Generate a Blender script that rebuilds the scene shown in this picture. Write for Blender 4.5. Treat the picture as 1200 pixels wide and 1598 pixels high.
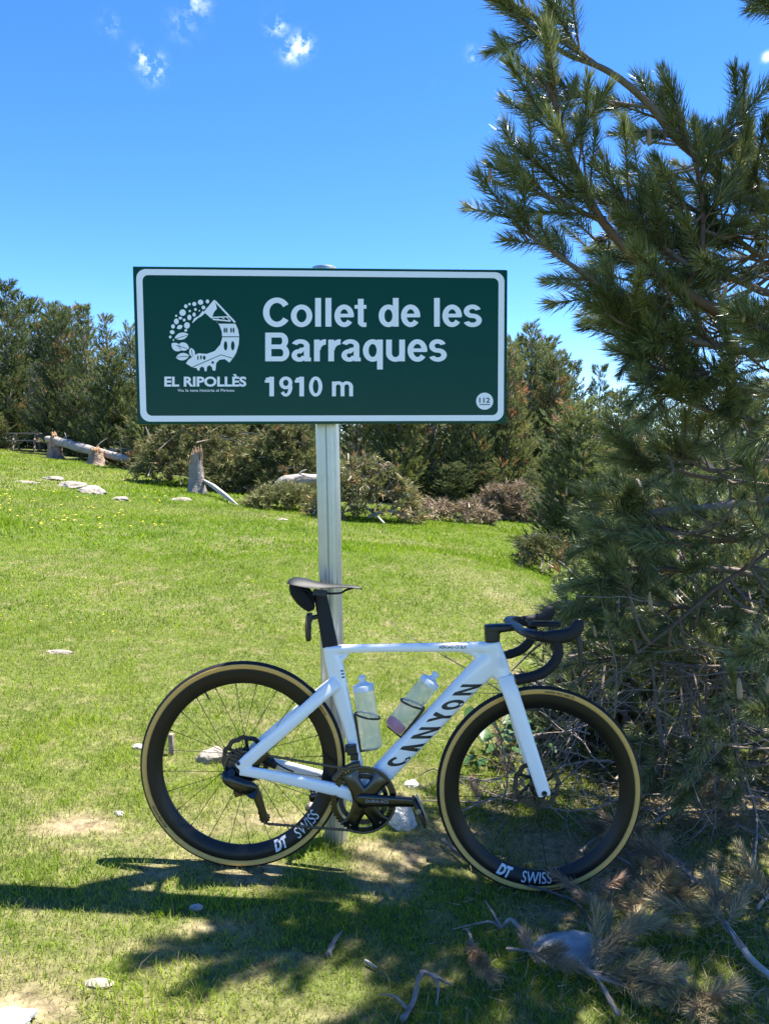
import bpy, math, random
import numpy as np
from mathutils import Vector, Matrix
from mathutils import noise as mnoise
from mathutils.bvhtree import BVHTree
from mathutils.geometry import tessellate_polygon

R = math.radians
sc = bpy.context.scene
for _o in list(bpy.data.objects):
    bpy.data.objects.remove(_o)
random.seed(7)
rng = np.random.default_rng(7)
COL = sc.collection

# ------------------------------------------------------------------ camera
H, PITCH, F, CX, CY = 1.424, R(4.8), 1200.0, 600.0, 799.0
_cd = bpy.data.cameras.new('camera')
cam = bpy.data.objects.new('camera', _cd)
COL.objects.link(cam)
cam.location = (0, 0, H)
cam.rotation_euler = (R(90) - PITCH, 0, 0)
_cd.sensor_fit = 'HORIZONTAL'
_cd.sensor_width = 36
_cd.lens = 36 * F / 1200
_cd.clip_start = 0.05
_cd.clip_end = 2000
sc.camera = cam

# ------------------------------------------------------------------ sun and sky
SUN = Vector((0.62, 0.36, 1.72)).normalized()          # towards the sun
SUN_EL = math.asin(SUN.z)
SUN_AZ = math.atan2(SUN.x, SUN.y)
_sl = bpy.data.lights.new('sun', 'SUN')
_sl.energy = 5.0
_sl.angle = R(0.53)
_sl.color = (1.0, 0.955, 0.88)
sun = bpy.data.objects.new('sun', _sl)
COL.objects.link(sun)
sun.rotation_euler = (-SUN).to_track_quat('-Z', 'Y').to_euler()
sun.location = SUN * 30

world = bpy.data.worlds.new('World')
sc.world = world
world.use_nodes = True
nt = world.node_tree
nt.nodes.clear()
_out = nt.nodes.new('ShaderNodeOutputWorld')
_bg = nt.nodes.new('ShaderNodeBackground')
_sky = nt.nodes.new('ShaderNodeTexSky')
_sky.sky_type = 'NISHITA'
_sky.sun_disc = False
_sky.sun_elevation = SUN_EL
_sky.sun_rotation = SUN_AZ
_sky.altitude = 3600
_sky.air_density = 1.0
_sky.dust_density = 0.0
_sky.ozone_density = 3.0
_hs = nt.nodes.new('ShaderNodeHueSaturation')
_hs.inputs['Saturation'].default_value = 1.26
_hs.inputs['Hue'].default_value = 0.507
_hs.inputs['Value'].default_value = 1.0
nt.links.new(_sky.outputs[0], _hs.inputs['Color'])
# thin wisps of cloud: soft patches of broken noise spread over the whole sky
_tc = nt.nodes.new('ShaderNodeTexCoord')


def _math(op, a, b=None, c=None, clamp=False):
    n = nt.nodes.new('ShaderNodeMath')
    n.operation = op
    n.use_clamp = clamp
    for i, v in enumerate((a, b, c)):
        if v is None:
            continue
        if isinstance(v, (int, float)):
            n.inputs[i].default_value = v
        else:
            nt.links.new(v, n.inputs[i])
    return n.outputs[0]


def _noise(scale, detail, rough, src):
    n = nt.nodes.new('ShaderNodeTexNoise')
    n.inputs['Scale'].default_value = scale
    n.inputs['Detail'].default_value = detail
    n.inputs['Roughness'].default_value = rough
    nt.links.new(src, n.inputs['Vector'])
    return n.outputs['Fac']


def pixel_dir(px, py):
    c, s = math.cos(PITCH), math.sin(PITCH)
    a, b = (px - CX) / F, -(py - CY) / F
    return Vector((a, c + b * s, -s + b * c))


_dirn = _tc.outputs['Generated']
_big = _math('MULTIPLY_ADD', _noise(1.6, 3, 0.5, _dirn), 4.0, -2.9, True)
_cover = _math('MULTIPLY', _big, 0.3)
for (cpx, cpy, sig, amt) in ((470, 70, 0.011, .9), (454, 78, 0.011, .7), (432, 43, 0.011, 0.5), (224, 90, 0.011, 0.55), (242, 103, 0.012, .6), (236, 114, .010, .4), (306, 4, 0.013, 0.4),
                             (742, 84, 0.009, 0.3), (285, 38, 0.014, 0.18), (172, 38, .010, .2), (1197, 88, .005, .7)):
    d = pixel_dir(cpx, cpy).normalized()
    vm = nt.nodes.new('ShaderNodeVectorMath')
    vm.operation = 'DISTANCE'
    nt.links.new(_dirn, vm.inputs[0])
    vm.inputs[1].default_value = d
    g = _math('DIVIDE', vm.outputs['Value'], sig * .85)
    g = _math('EXPONENT', _math('MULTIPLY', _math('MULTIPLY', g, g), -1.0))
    _cover = _math('MAXIMUM', _cover, _math('MULTIPLY', g, amt * .8))
_fine = _noise(62.0, 8, 0.66, _dirn)
_wisp = _math('MULTIPLY_ADD', _fine, 4.6, -2.0, True)
_mask = _math('MULTIPLY', _cover, _wisp, None, True)
_mix = nt.nodes.new('ShaderNodeMix')
_mix.data_type = 'RGBA'
nt.links.new(_mask, _mix.inputs['Factor'])
nt.links.new(_hs.outputs[0], _mix.inputs['A'])
_mix.inputs['B'].default_value = (9.0, 9.3, 9.6, 1)
nt.links.new(_mix.outputs['Result'], _bg.inputs['Color'])
_bg.inputs['Strength'].default_value = 0.110
nt.links.new(_bg.outputs[0], _out.inputs['Surface'])

sc.view_settings.view_transform = 'Standard'
sc.view_settings.look = 'None'
sc.view_settings.gamma = 1
sc.view_settings.use_curve_mapping = False
sc.view_settings.exposure = 1.75
sc.render.engine = 'CYCLES'
sc.cycles.use_denoising = True
sc.cycles.denoising_prefilter = 'NONE'
sc.cycles.max_bounces = 8
sc.cycles.transparent_max_bounces = 8
sc.cycles.sample_clamp_indirect = 6


# ------------------------------------------------------------------ helpers: space
def at(px, py, Y):
    d = pixel_dir(px, py)
    return Vector((0, 0, H)) + d * (Y / d.y)


def _hash(ix, iy, k):
    n = np.sin(ix * 127.1 + iy * 311.7 + k * 74.7) * 43758.5453
    return n - np.floor(n)


def vnoise(x, y, s, k=0):
    x = np.asarray(x, float) * s
    y = np.asarray(y, float) * s
    ix, iy = np.floor(x), np.floor(y)
    fx, fy = x - ix, y - iy
    fx, fy = fx * fx * (3 - 2 * fx), fy * fy * (3 - 2 * fy)
    a, b = _hash(ix, iy, k), _hash(ix + 1, iy, k)
    c, d = _hash(ix, iy + 1, k), _hash(ix + 1, iy + 1, k)
    return (a * (1 - fx) + b * fx) * (1 - fy) + (c * (1 - fx) + d * fx) * fy


def sstep(a, b, x):
    t = np.clip((np.asarray(x, float) - a) / (b - a), 0, 1)
    return t * t * (3 - 2 * t)


def gz(x, y):
    x = np.asarray(x, float)
    y = np.asarray(y, float)
    xs = 30 * np.tanh((x - 0.022) / 30)
    z = -0.0871 * xs
    away = sstep(0.9, 5.0, np.hypot(x - 0.05, y - 2.45))
    z = z + away * (0.22 * (vnoise(x, y, 0.13, 1) - 0.5) + 0.09 * (vnoise(x, y, 0.45, 2) - 0.5))
    z = z + (0.25 + 0.75 * away) * 0.016 * (vnoise(x, y, 2.3, 3) - 0.5)
    z = z + 0.20 * np.exp(-((x - .5) / 1.6) ** 2 - ((y - 8.6) / 1.5) ** 2)
    # the turf breaks off in a low bank towards the pine
    z = z - 0.22 * sstep(1.2, 2.6, x - 0.06 * (y - 5)) * sstep(3.4, 5.0, y) * (1 - sstep(10, 14, y))
    return z


def gzf(x, y):
    return float(gz(x, y))


def on_ground(px, py):
    d = pixel_dir(px, py)
    t, step = 1.0, 0.02
    p = Vector((0, 0, H))
    for _ in range(6000):
        q = p + d * t
        if q.z < gzf(q.x, q.y):
            break
        t += step * max(1, t * 0.3)
    lo, hi = t - step * max(1, t * 0.3) * 1.2, t
    for _ in range(18):
        m = (lo + hi) / 2
        q = p + d * m
        if q.z < gzf(q.x, q.y):
            hi = m
        else:
            lo = m
    return p + d * hi


# ------------------------------------------------------------------ helpers: objects
def tag(o, label=None, cat=None, group=None, kind=None):
    if label:
        o['label'] = label
    if cat:
        o['category'] = cat
    if group:
        o['group'] = group
    if kind:
        o['kind'] = kind
    return o


def link(name, data, parent=None):
    o = bpy.data.objects.new(name, data)
    COL.objects.link(o)
    if parent is not None:
        o.parent = parent
    return o


def empty(name, loc=(0, 0, 0), rot=(0, 0, 0), parent=None):
    o = link(name, None, parent)
    o.location = loc
    o.rotation_euler = rot
    o.empty_display_size = 0.1
    return o


def np_mesh(name, V, Fq, mats, smooth=False, attrs=None, mat_idx=None):
    """V (n,3); Fq = list of (m,k) index arrays."""
    me = bpy.data.meshes.new(name)
    V = np.asarray(V, np.float32)
    me.vertices.add(len(V))
    me.vertices.foreach_set('co', V.ravel())
    Fq = [np.asarray(f, np.int32) for f in Fq if len(f)]
    nl = sum(f.size for f in Fq)
    me.loops.add(nl)
    me.loops.foreach_set('vertex_index', np.concatenate([f.ravel() for f in Fq]))
    sizes = np.concatenate([np.full(len(f), f.shape[1], np.int32) for f in Fq])
    me.polygons.add(len(sizes))
    me.polygons.foreach_set('loop_start', np.concatenate([[0], np.cumsum(sizes)[:-1]]).astype(np.int32))
    if smooth:
        me.polygons.foreach_set('use_smooth', np.ones(len(sizes), bool))
    if mat_idx is not None:
        me.polygons.foreach_set('material_index', np.asarray(mat_idx, np.int32))
    for m in (mats if isinstance(mats, (list, tuple)) else [mats]):
        me.materials.append(m)
    me.update(calc_edges=True)
    for k, v in (attrs or {}).items():
        a = me.attributes.new(k, 'FLOAT', 'POINT')
        a.data.foreach_set('value', np.asarray(v, np.float32))
    return me


class MB:
    """collects shapes and links them as one mesh object"""

    def __init__(s):
        s.v, s.f, s.m = [], [], []

    def add(s, v, f, mi=0):
        b = len(s.v)
        s.v += [tuple(p) for p in v]
        s.f += [tuple(i + b for i in q) for q in f]
        s.m += [mi] * len(f)

    def box(s, c, size, M=None, mi=0):
        x, y, z = (k / 2 for k in size)
        vs = [Vector((a * x, b * y, d * z)) for d in (-1, 1) for b in (-1, 1) for a in (-1, 1)]
        if M is not None:
            vs = [M @ p for p in vs]
        vs = [p + Vector(c) for p in vs]
        s.add(vs, [(0, 2, 3, 1), (4, 5, 7, 6), (0, 1, 5, 4), (2, 6, 7, 3), (0, 4, 6, 2), (1, 3, 7, 5)], mi)

    def tube(s, path, rad, n=8, cap=True, mi=0):
        P = [Vector(p) for p in path]
        if not isinstance(rad, (list, tuple)):
            rad = [rad] * len(P)
        T = []
        for i in range(len(P)):
            a, b = P[max(i - 1, 0)], P[min(i + 1, len(P) - 1)]
            t = (b - a)
            T.append(t.normalized() if t.length > 1e-9 else Vector((0, 0, 1)))
        u = T[0].orthogonal().normalized()
        vs = []
        for i, p in enumerate(P):
            u = (u - T[i] * u.dot(T[i]))
            u = u.normalized() if u.length > 1e-6 else T[i].orthogonal().normalized()
            w = T[i].cross(u)
            for k in range(n):
                a = 2 * math.pi * k / n
                vs.append(p + (u * math.cos(a) + w * math.sin(a)) * rad[i])
        fs = []
        for i in range(len(P) - 1):
            for k in range(n):
                k2 = (k + 1) % n
                fs.append((i * n + k, i * n + k2, (i + 1) * n + k2, (i + 1) * n + k))
        if cap:
            fs.append(tuple(range(n))[::-1])
            fs.append(tuple((len(P) - 1) * n + k for k in range(n)))
        s.add(vs, fs, mi)

    def loft(s, path, A, B, n=20, e=2.6, nrm=Vector((0, 1, 0)), mi=0):
        """flattened tube: half width A in the plane across nrm, half thickness B along nrm"""
        P = [Vector(p) for p in path]
        vs = []
        for i, p in enumerate(P):
            a, b = P[max(i - 1, 0)], P[min(i + 1, len(P) - 1)]
            t = (b - a).normalized()
            u = nrm.cross(t).normalized()
            w = t.cross(u).normalized()
            for k in range(n):
                q = 2 * math.pi * k / n
                c, d = math.cos(q), math.sin(q)
                x = math.copysign(abs(c) ** (2 / e), c) * A[i]
                y = math.copysign(abs(d) ** (2 / e), d) * B[i]
                vs.append(p + u * x + w * y)
        fs = []
        for i in range(len(P) - 1):
            for k in range(n):
                k2 = (k + 1) % n
                fs.append((i * n + k, i * n + k2, (i + 1) * n + k2, (i + 1) * n + k))
        fs.append(tuple(range(n))[::-1])
        fs.append(tuple((len(P) - 1) * n + k for k in range(n)))
        s.add(vs, fs, mi)

    def lathe(s, prof, n=48, M=None, closed=False, mi=0):
        """profile (r, h) turned about local +Y (h along Y)"""
        vs = []
        for k in range(n):
            a = 2 * math.pi * k / n
            for r, h in prof:
                vs.append(Vector((r * math.cos(a), h, r * math.sin(a))))
        if M is not None:
            vs = [M @ p for p in vs]
        m = len(prof)
        fs = []
        for k in range(n):
            k2 = (k + 1) % n
            for j in range(m if closed else m - 1):
                j2 = (j + 1) % m
                fs.append((k * m + j, k2 * m + j, k2 * m + j2, k * m + j2))
        s.add(vs, fs, mi)

    def build(s, name, mat, parent=None, smooth=True, angle=40):
        me = bpy.data.meshes.new(name)
        me.from_pydata(s.v, [], s.f)
        for m in (mat if isinstance(mat, (list, tuple)) else [mat]):
            me.materials.append(m)
        me.polygons.foreach_set('material_index', s.m)
        me.update()
        if smooth:
            shade(me, angle)
        return link(name, me, parent)


def shade(me, angle=40):
    me.polygons.foreach_set('use_smooth', np.ones(len(me.polygons), bool))
    try:
        me.set_sharp_from_angle(angle=R(angle))
    except Exception:
        pass


def spline(pts, sub=4):
    """Catmull-Rom through the points"""
    P = [Vector(p) for p in pts]
    out = []
    for i in range(len(P) - 1):
        p0, p1, p2, p3 = P[max(i - 1, 0)], P[i], P[i + 1], P[min(i + 2, len(P) - 1)]
        for k in range(sub):
            t = k / sub
            out.append(0.5 * ((2 * p1) + (p2 - p0) * t + (2 * p0 - 5 * p1 + 4 * p2 - p3) * t * t + (3 * p1 - p0 - 3 * p2 + p3) * t ** 3))
    out.append(P[-1])
    return out


def lerp_list(vals, sub):
    out = []
    for i in range(len(vals) - 1):
        for k in range(sub):
            out.append(vals[i] + (vals[i + 1] - vals[i]) * k / sub)
    out.append(vals[-1])
    return out


# ------------------------------------------------------------------ helpers: materials
MATS = {}


def mat(name, col, rough=0.5, metal=0.0, spec=0.5, var=None, bump=None, coat=0.0, trans=None, sheen=0, coords='Object'):
    """var = (scale, second colour, contrast); bump = (scale, strength)"""
    m = bpy.data.materials.new(name)
    m.use_nodes = True
    t = m.node_tree
    b = t.nodes['Principled BSDF']
    b.inputs['Base Color'].default_value = (*col, 1)
    b.inputs['Roughness'].default_value = rough
    b.inputs['Metallic'].default_value = metal
    b.inputs['Specular IOR Level'].default_value = spec
    b.inputs['Coat Weight'].default_value = coat
    b.inputs['Coat Roughness'].default_value = 0.08
    tc = t.nodes.new('ShaderNodeTexCoord')
    if var:
        n = t.nodes.new('ShaderNodeTexNoise')
        n.inputs['Scale'].default_value = var[0]
        n.inputs['Detail'].default_value = 6
        n.inputs['Roughness'].default_value = 0.62
        t.links.new(tc.outputs[coords], n.inputs['Vector'])
        r = t.nodes.new('ShaderNodeValToRGB')
        c = var[2] if len(var) > 2 else 0.2
        r.color_ramp.elements[0].position = 0.5 - c
        r.color_ramp.elements[1].position = 0.5 + c
        r.color_ramp.elements[0].color = (*col, 1)
        r.color_ramp.elements[1].color = (*var[1], 1)
        t.links.new(n.outputs['Fac'], r.inputs['Fac'])
        t.links.new(r.outputs['Color'], b.inputs['Base Color'])
    if bump:
        n = t.nodes.new('ShaderNodeTexNoise')
        n.inputs['Scale'].default_value = bump[0]
        n.inputs['Detail'].default_value = 5
        t.links.new(tc.outputs[coords], n.inputs['Vector'])
        bp = t.nodes.new('ShaderNodeBump')
        bp.inputs['Strength'].default_value = bump[1]
        bp.inputs['Distance'].default_value = bump[2] if len(bump) > 2 else 0.01
        t.links.new(n.outputs['Fac'], bp.inputs['Height'])
        t.links.new(bp.outputs['Normal'], b.inputs['Normal'])
    MATS[name] = m
    return m


def leaf_mat(name, c0, c1, dry=None, rough=0.45, transl=0.3, spec=0.4, objvar=0.0, c2=None):
    """needle or blade: colour runs c0..c1 by the 'tint' attribute, towards dry by the 'dry' attribute"""
    m = bpy.data.materials.new(name)
    m.use_nodes = True
    t = m.node_tree
    b = t.nodes['Principled BSDF']
    out = t.nodes['Material Output']
    at1 = t.nodes.new('ShaderNodeAttribute')
    at1.attribute_name = 'tint'
    r = t.nodes.new('ShaderNodeValToRGB')
    r.color_ramp.elements[0].color = (*c0, 1)
    r.color_ramp.elements[1].color = (*c1, 1)
    if c2:
        e = r.color_ramp.elements.new(0.96)
        e.color = (*c1, 1)
        r.color_ramp.elements[2].color = (*c2, 1)
    t.links.new(at1.outputs['Fac'], r.inputs['Fac'])
    col = r.outputs['Color']
    if dry:
        at2 = t.nodes.new('ShaderNodeAttribute')
        at2.attribute_name = 'dry'
        mx = t.nodes.new('ShaderNodeMix')
        mx.data_type = 'RGBA'
        mx.inputs['B'].default_value = (*dry, 1)
        t.links.new(at2.outputs['Fac'], mx.inputs['Factor'])
        t.links.new(col, mx.inputs['A'])
        col = mx.outputs['Result']
    if objvar:
        oi = t.nodes.new('ShaderNodeObjectInfo')
        hs = t.nodes.new('ShaderNodeHueSaturation')
        mr = t.nodes.new('ShaderNodeMapRange')
        mr.inputs['To Min'].default_value = 1 - objvar
        mr.inputs['To Max'].default_value = 1 + objvar
        t.links.new(oi.outputs['Random'], mr.inputs['Value'])
        t.links.new(mr.outputs[0], hs.inputs['Value'])
        mh = t.nodes.new('ShaderNodeMapRange')
        mh.inputs['To Min'].default_value = 0.5 + objvar * 0.06
        mh.inputs['To Max'].default_value = 0.5 - objvar * 0.08
        t.links.new(oi.outputs['Random'], mh.inputs['Value'])
        t.links.new(mh.outputs[0], hs.inputs['Hue'])
        t.links.new(col, hs.inputs['Color'])
        col = hs.outputs['Color']
    t.links.new(col, b.inputs['Base Color'])
    b.inputs['Roughness'].default_value = rough
    b.inputs['Specular IOR Level'].default_value = spec
    if transl:
        tr = t.nodes.new('ShaderNodeBsdfTranslucent')
        t.links.new(col, tr.inputs['Color'])
        ms = t.nodes.new('ShaderNodeMixShader')
        ms.inputs['Fac'].default_value = transl
        t.links.new(b.outputs[0], ms.inputs[1])
        t.links.new(tr.outputs[0], ms.inputs[2])
        t.links.new(ms.outputs[0], out.inputs['Surface'])
    MATS[name] = m
    return m


mat('white_paint', (0.90, 0.88, 0.86), 0.28, spec=0.5, coat=1.0, var=(9, (0.87, 0.855, 0.835), 0.3))
mat('fork_paint', (0.90, 0.88, 0.86), 0.3, coat=0.5)
mat('carbon', (0.005, 0.005, 0.0055), 0.30, spec=0.3, var=(30, (0.008, 0.008, 0.0085), 0.3))
mat('satin_black', (0.008, 0.008, 0.009), 0.38, spec=0.5)
mat('matte_black', (0.011, 0.011, 0.012), 0.62, spec=0.35, bump=(140, 0.25, 0.002))
mat('gloss_black', (0.005, 0.005, 0.006), 0.16, spec=0.6)
mat('bar_tape', (0.009, 0.009, 0.011), 0.68, spec=0.35, bump=(220, 0.4, 0.002))
mat('rubber', (0.012, 0.012, 0.012), 0.7, spec=0.3, bump=(260, 0.3, 0.001))
mat('tan_wall', (0.76, 0.45, 0.13), 0.72, spec=0.25, var=(60, (0.66, 0.38, 0.10), 0.3), bump=(300, 0.2, 0.001))
mat('steel', (0.22, 0.22, 0.23), 0.36, metal=1.0)
mat('bright_steel', (0.62, 0.62, 0.62), 0.35, metal=0.8)
mat('stone_chalk', (0.74, 0.72, 0.68), 0.85, var=(14, (0.5, 0.48, 0.44), 0.2), bump=(45, 0.9, 0.03))
mat('dark_steel', (0.07, 0.07, 0.075), 0.38, metal=1.0, bump=(200, 0.3, 0.002))
mat('chain_steel', (0.10, 0.09, 0.075), 0.42, metal=1.0)
mat('silver_print', (0.62, 0.63, 0.65), 0.4)
mat('grey_print', (0.3, 0.3, 0.31), 0.45)
mat('black_print', (0.012, 0.012, 0.014), 0.4)
mat('red_print', (0.6, 0.05, 0.03), 0.4)
mat('red_lens', (0.08, 0.006, 0.006), 0.25, coat=0.6)
mat('bag_cloth', (0.012, 0.012, 0.013), 0.8, spec=0.25, bump=(180, 0.5, 0.003))
mat('saddle_skin', (0.014, 0.0145, 0.015), 0.55, spec=0.3, bump=(400, 0.15, 0.001))
mat('bottle_cap', (0.74, 0.76, 0.78), 0.4)
mat('sign_green', (0.002, 0.052, 0.034), 0.16, spec=0.12, var=(3.0, (0.0025, 0.058, 0.039), 0.3), bump=(1.7, 0.10, 0.02))
mat('sign_white', (0.90, 0.90, 0.93), 0.3, spec=0.5, var=(14, (0.87, 0.87, 0.90), 0.3))
mat('aluminium', (0.56, 0.57, 0.58), 0.34, metal=0.75, var=(20, (0.47, 0.48, 0.49), 0.3), bump=(60, 0.06, 0.002))
mat('galvanised', (0.5, 0.51, 0.5), 0.5, metal=0.6, var=(40, (0.35, 0.36, 0.35), 0.25))
mat('wood_grey', (0.34, 0.28, 0.22), 0.85, var=(30, (0.13, 0.10, 0.075), 0.25), bump=(60, 0.6, 0.01))
mat('stone_white', (0.46, 0.44, 0.41), 0.85, var=(14, (0.24, 0.22, 0.19), 0.2), bump=(45, 0.9, 0.03))
mat('stone_ledge', (0.36, 0.32, 0.27), 0.9, var=(3, (0.20, 0.17, 0.13), 0.2), bump=(8, 1.0, 0.08))
mat('stone_grey', (0.42, 0.43, 0.43), 0.8, var=(16, (0.17, 0.18, 0.18), 0.25), bump=(30, 0.7, 0.02))
mat('stone_pale', (0.40, 0.35, 0.29), 0.9, var=(9, (0.22, 0.18, 0.14), 0.2), bump=(18, 1.0, 0.05))
mat('bark', (0.115, 0.085, 0.065), 0.9, var=(40, (0.21, 0.165, 0.13), 0.25), bump=(55, 0.9, 0.01))
mat('bark_far', (0.17, 0.145, 0.125), 0.95, var=(6, (0.33, 0.29, 0.25), 0.25), bump=(12, 0.8, 0.05))
mat('bark_red', (0.16, 0.095, 0.06), 0.9, var=(50, (0.10, 0.065, 0.045), 0.25), bump=(70, 0.8, 0.006))
mat('log_grey', (0.40, 0.36, 0.32), 0.9, var=(4, (0.22, 0.19, 0.165), 0.22), bump=(14, 0.9, 0.04))
mat('wood_torn', (0.50, 0.30, 0.16), 0.9, var=(9, (0.30, 0.17, 0.10), 0.25), bump=(30, 1.0, 0.03))
mat('stump_wood', (0.34, 0.25, 0.18), 0.9, var=(5, (0.16, 0.11, 0.08), 0.2), bump=(12, 1.0, 0.06))
mat('twig_grey', (0.32, 0.275, 0.23), 0.9, var=(30, (0.12, 0.095, 0.08), 0.3), bump=(120, 0.6, 0.004))
mat('twig_brown', (0.155, 0.120, 0.098), 0.9, var=(9, (0.30, 0.25, 0.21), 0.22), bump=(120, 0.6, 0.004))
mat('twig_dark', (0.085, 0.066, 0.055), 0.9, var=(20, (0.17, 0.14, 0.12), 0.25))
mat('twig_pale', (0.40, 0.34, 0.27), 0.9, var=(6, (0.22, 0.18, 0.14), 0.25))
mat('stick_white', (0.52, 0.47, 0.40), 0.9, var=(30, (0.33, 0.29, 0.24), 0.25), bump=(120, 0.6, 0.004))
mat('candle', (0.42, 0.29, 0.16), 0.75, var=(160, (0.30, 0.19, 0.10), 0.25), bump=(300, 0.8, 0.003))
mat('flower_yellow', (0.75, 0.55, 0.02), 0.7)
leaf_mat('blade', (0.080, 0.180, 0.004), (0.30, 0.43, 0.012), dry=(0.46, 0.38, 0.17), rough=0.6, transl=0.40, spec=0.12)
leaf_mat('needle', (0.06, 0.098, 0.032), (0.28, 0.31, 0.11), dry=(0.30, 0.20, 0.08), rough=0.36, transl=0.2, spec=0.6, objvar=0.22)
leaf_mat('needle_dry', (0.17, 0.15, 0.075), (0.42, 0.35, 0.19), dry=(0.34, 0.22, 0.12), rough=0.5, transl=0.15, spec=0.4, objvar=0.2)
leaf_mat('far_needle', (0.048, 0.080, 0.024), (0.25, 0.28, 0.09), dry=(0.38, 0.21, 0.09), rough=0.55, transl=0.35, spec=0.3, objvar=0.25)
leaf_mat('fallen_needle', (0.085, 0.105, 0.034), (0.27, 0.26, 0.095), dry=(0.36, 0.22, 0.11), rough=0.55, transl=0.2, spec=0.35)
leaf_mat('dead_needle', (0.21, 0.155, 0.095), (0.42, 0.33, 0.21), rough=0.7, transl=0.15)
leaf_mat('broad_leaf', (0.04, 0.095, 0.025), (0.085, 0.16, 0.04), rough=0.4, transl=0.3)


def bottle_mat(name, col, dens):
    m = bpy.data.materials.new(name)
    m.use_nodes = True
    t = m.node_tree
    b = t.nodes['Principled BSDF']
    b.inputs['Base Color'].default_value = (*col, 1)
    b.inputs['Roughness'].default_value = 0.3
    tp = t.nodes.new('ShaderNodeBsdfTransparent')
    tp.inputs['Color'].default_value = (0.9, 0.93, 0.93, 1)
    tl = t.nodes.new('ShaderNodeBsdfTranslucent')
    tl.inputs['Color'].default_value = (*col, 1)
    m1 = t.nodes.new('ShaderNodeMixShader')
    m1.inputs[0].default_value = 0.45
    t.links.new(b.outputs[0], m1.inputs[1])
    t.links.new(tl.outputs[0], m1.inputs[2])
    m2 = t.nodes.new('ShaderNodeMixShader')
    m2.inputs[0].default_value = 1 - dens
    t.links.new(m1.outputs[0], m2.inputs[1])
    t.links.new(tp.outputs[0], m2.inputs[2])
    t.links.new(m2.outputs[0], t.nodes['Material Output'].inputs['Surface'])
    MATS[name] = m


bottle_mat('bottle_plastic', (0.92, 0.93, 0.92), 0.34)
bottle_mat('pink_drink', (0.75, 0.10, 0.28), 0.8)
M = MATS

# ------------------------------------------------------------------ ground
def ground_material():
    m = bpy.data.materials.new('turf_soil')
    m.use_nodes = True
    t = m.node_tree
    b = t.nodes['Principled BSDF']
    b.inputs['Roughness'].default_value = 0.95
    b.inputs['Specular IOR Level'].default_value = 0.15
    a = t.nodes.new('ShaderNodeAttribute')
    a.attribute_name = 'dry'
    geo = t.nodes.new('ShaderNodeNewGeometry')
    n1 = t.nodes.new('ShaderNodeTexNoise')
    n1.inputs['Scale'].default_value = 26
    n1.inputs['Detail'].default_value = 8
    n1.inputs['Roughness'].default_value = 0.7
    t.links.new(geo.outputs['Position'], n1.inputs['Vector'])
    r1 = t.nodes.new('ShaderNodeValToRGB')
    r1.color_ramp.elements[0].position = 0.3
    r1.color_ramp.elements[0].color = (0.03, 0.05, 0.008, 1)
    r1.color_ramp.elements[1].position = 0.7
    r1.color_ramp.elements[1].color = (0.11, 0.15, 0.02, 1)
    t.links.new(n1.outputs['Fac'], r1.inputs['Fac'])
    r2 = t.nodes.new('ShaderNodeValToRGB')
    r2.color_ramp.elements[0].position = 0.32
    r2.color_ramp.elements[0].color = (0.11, 0.075, 0.045, 1)
    r2.color_ramp.elements[1].position = 0.68
    r2.color_ramp.elements[1].color = (0.44, 0.35, 0.21, 1)
    t.links.new(n1.outputs['Fac'], r2.inputs['Fac'])
    mx = t.nodes.new('ShaderNodeMix')
    mx.data_type = 'RGBA'
    t.links.new(a.outputs['Fac'], mx.inputs['Factor'])
    t.links.new(r1.outputs['Color'], mx.inputs['A'])
    t.links.new(r2.outputs['Color'], mx.inputs['B'])
    t.links.new(mx.outputs['Result'], b.inputs['Base Color'])
    bp = t.nodes.new('ShaderNodeBump')
    bp.inputs['Strength'].default_value = 0.8
    bp.inputs['Distance'].default_value = 0.02
    t.links.new(n1.outputs['Fac'], bp.inputs['Height'])
    t.links.new(bp.outputs['Normal'], b.inputs['Normal'])
    return m


# worn and straw-coloured patches of the meadow: (pixel of the patch, half sizes in metres, strength)
_dryspots = []
for (px, py, rx, ry, s) in ((125, 1290, .20, .11, .95), (60, 1420, .12, .05, .5), (150, 1470, .2, .05, .55), (330, 1480, .14, .04, .6), (60, 1520, .16, .05, .6), (560, 1580, .14, .04, .5), (240, 1310, .12, .05, .6), (20, 1240, .12, .1, .4), (420, 1455, .1, .04, .6), (260, 1372, .14, .05, .9), (90, 1335, .16, .05, .6), (345, 1440, .12, .05, .8), (300, 1340, .10, .05, .5),
                            (470, 1505, .14, .05, .8), (395, 1520, .10, .04, .5), (180, 1150, .15, .10, .45), (30, 1590, .18, .10, .9), (250, 1560, .2, .06, .45),
                            (400, 1590, .2, .05, .5), (600, 1450, .12, .05, .2), (730, 900, .5, .5, .32), (785, 935, .3, .3, .5), (700, 870, .5, .4, .25),
                            (330, 1180, .12, .08, .6), (640, 1240, .12, .07, .7), (760, 1360, .12, .04, .4), (90, 1018, .14, .07, .5), (300, 800, 2.0, .7, .25),
                            (110, 790, 2.0, 1.0, .2), (650, 850, 1.0, .6, .3), (880, 1330, .3, .2, .8), (1000, 1350, .3, .25, .85), (1100, 1250, .5, .4, .9),
                            (1000, 1180, .5, .3, .9), (880, 1150, .25, .2, .6), (870, 1440, .18, .07, .8), (730, 1520, .08, .05, .5), (1150, 1100, .9, .6, .95), (950, 1000, .8, .7, .9)):
    q = on_ground(px, py)
    _dryspots.append((q.x, q.y, rx, ry, s))


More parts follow.
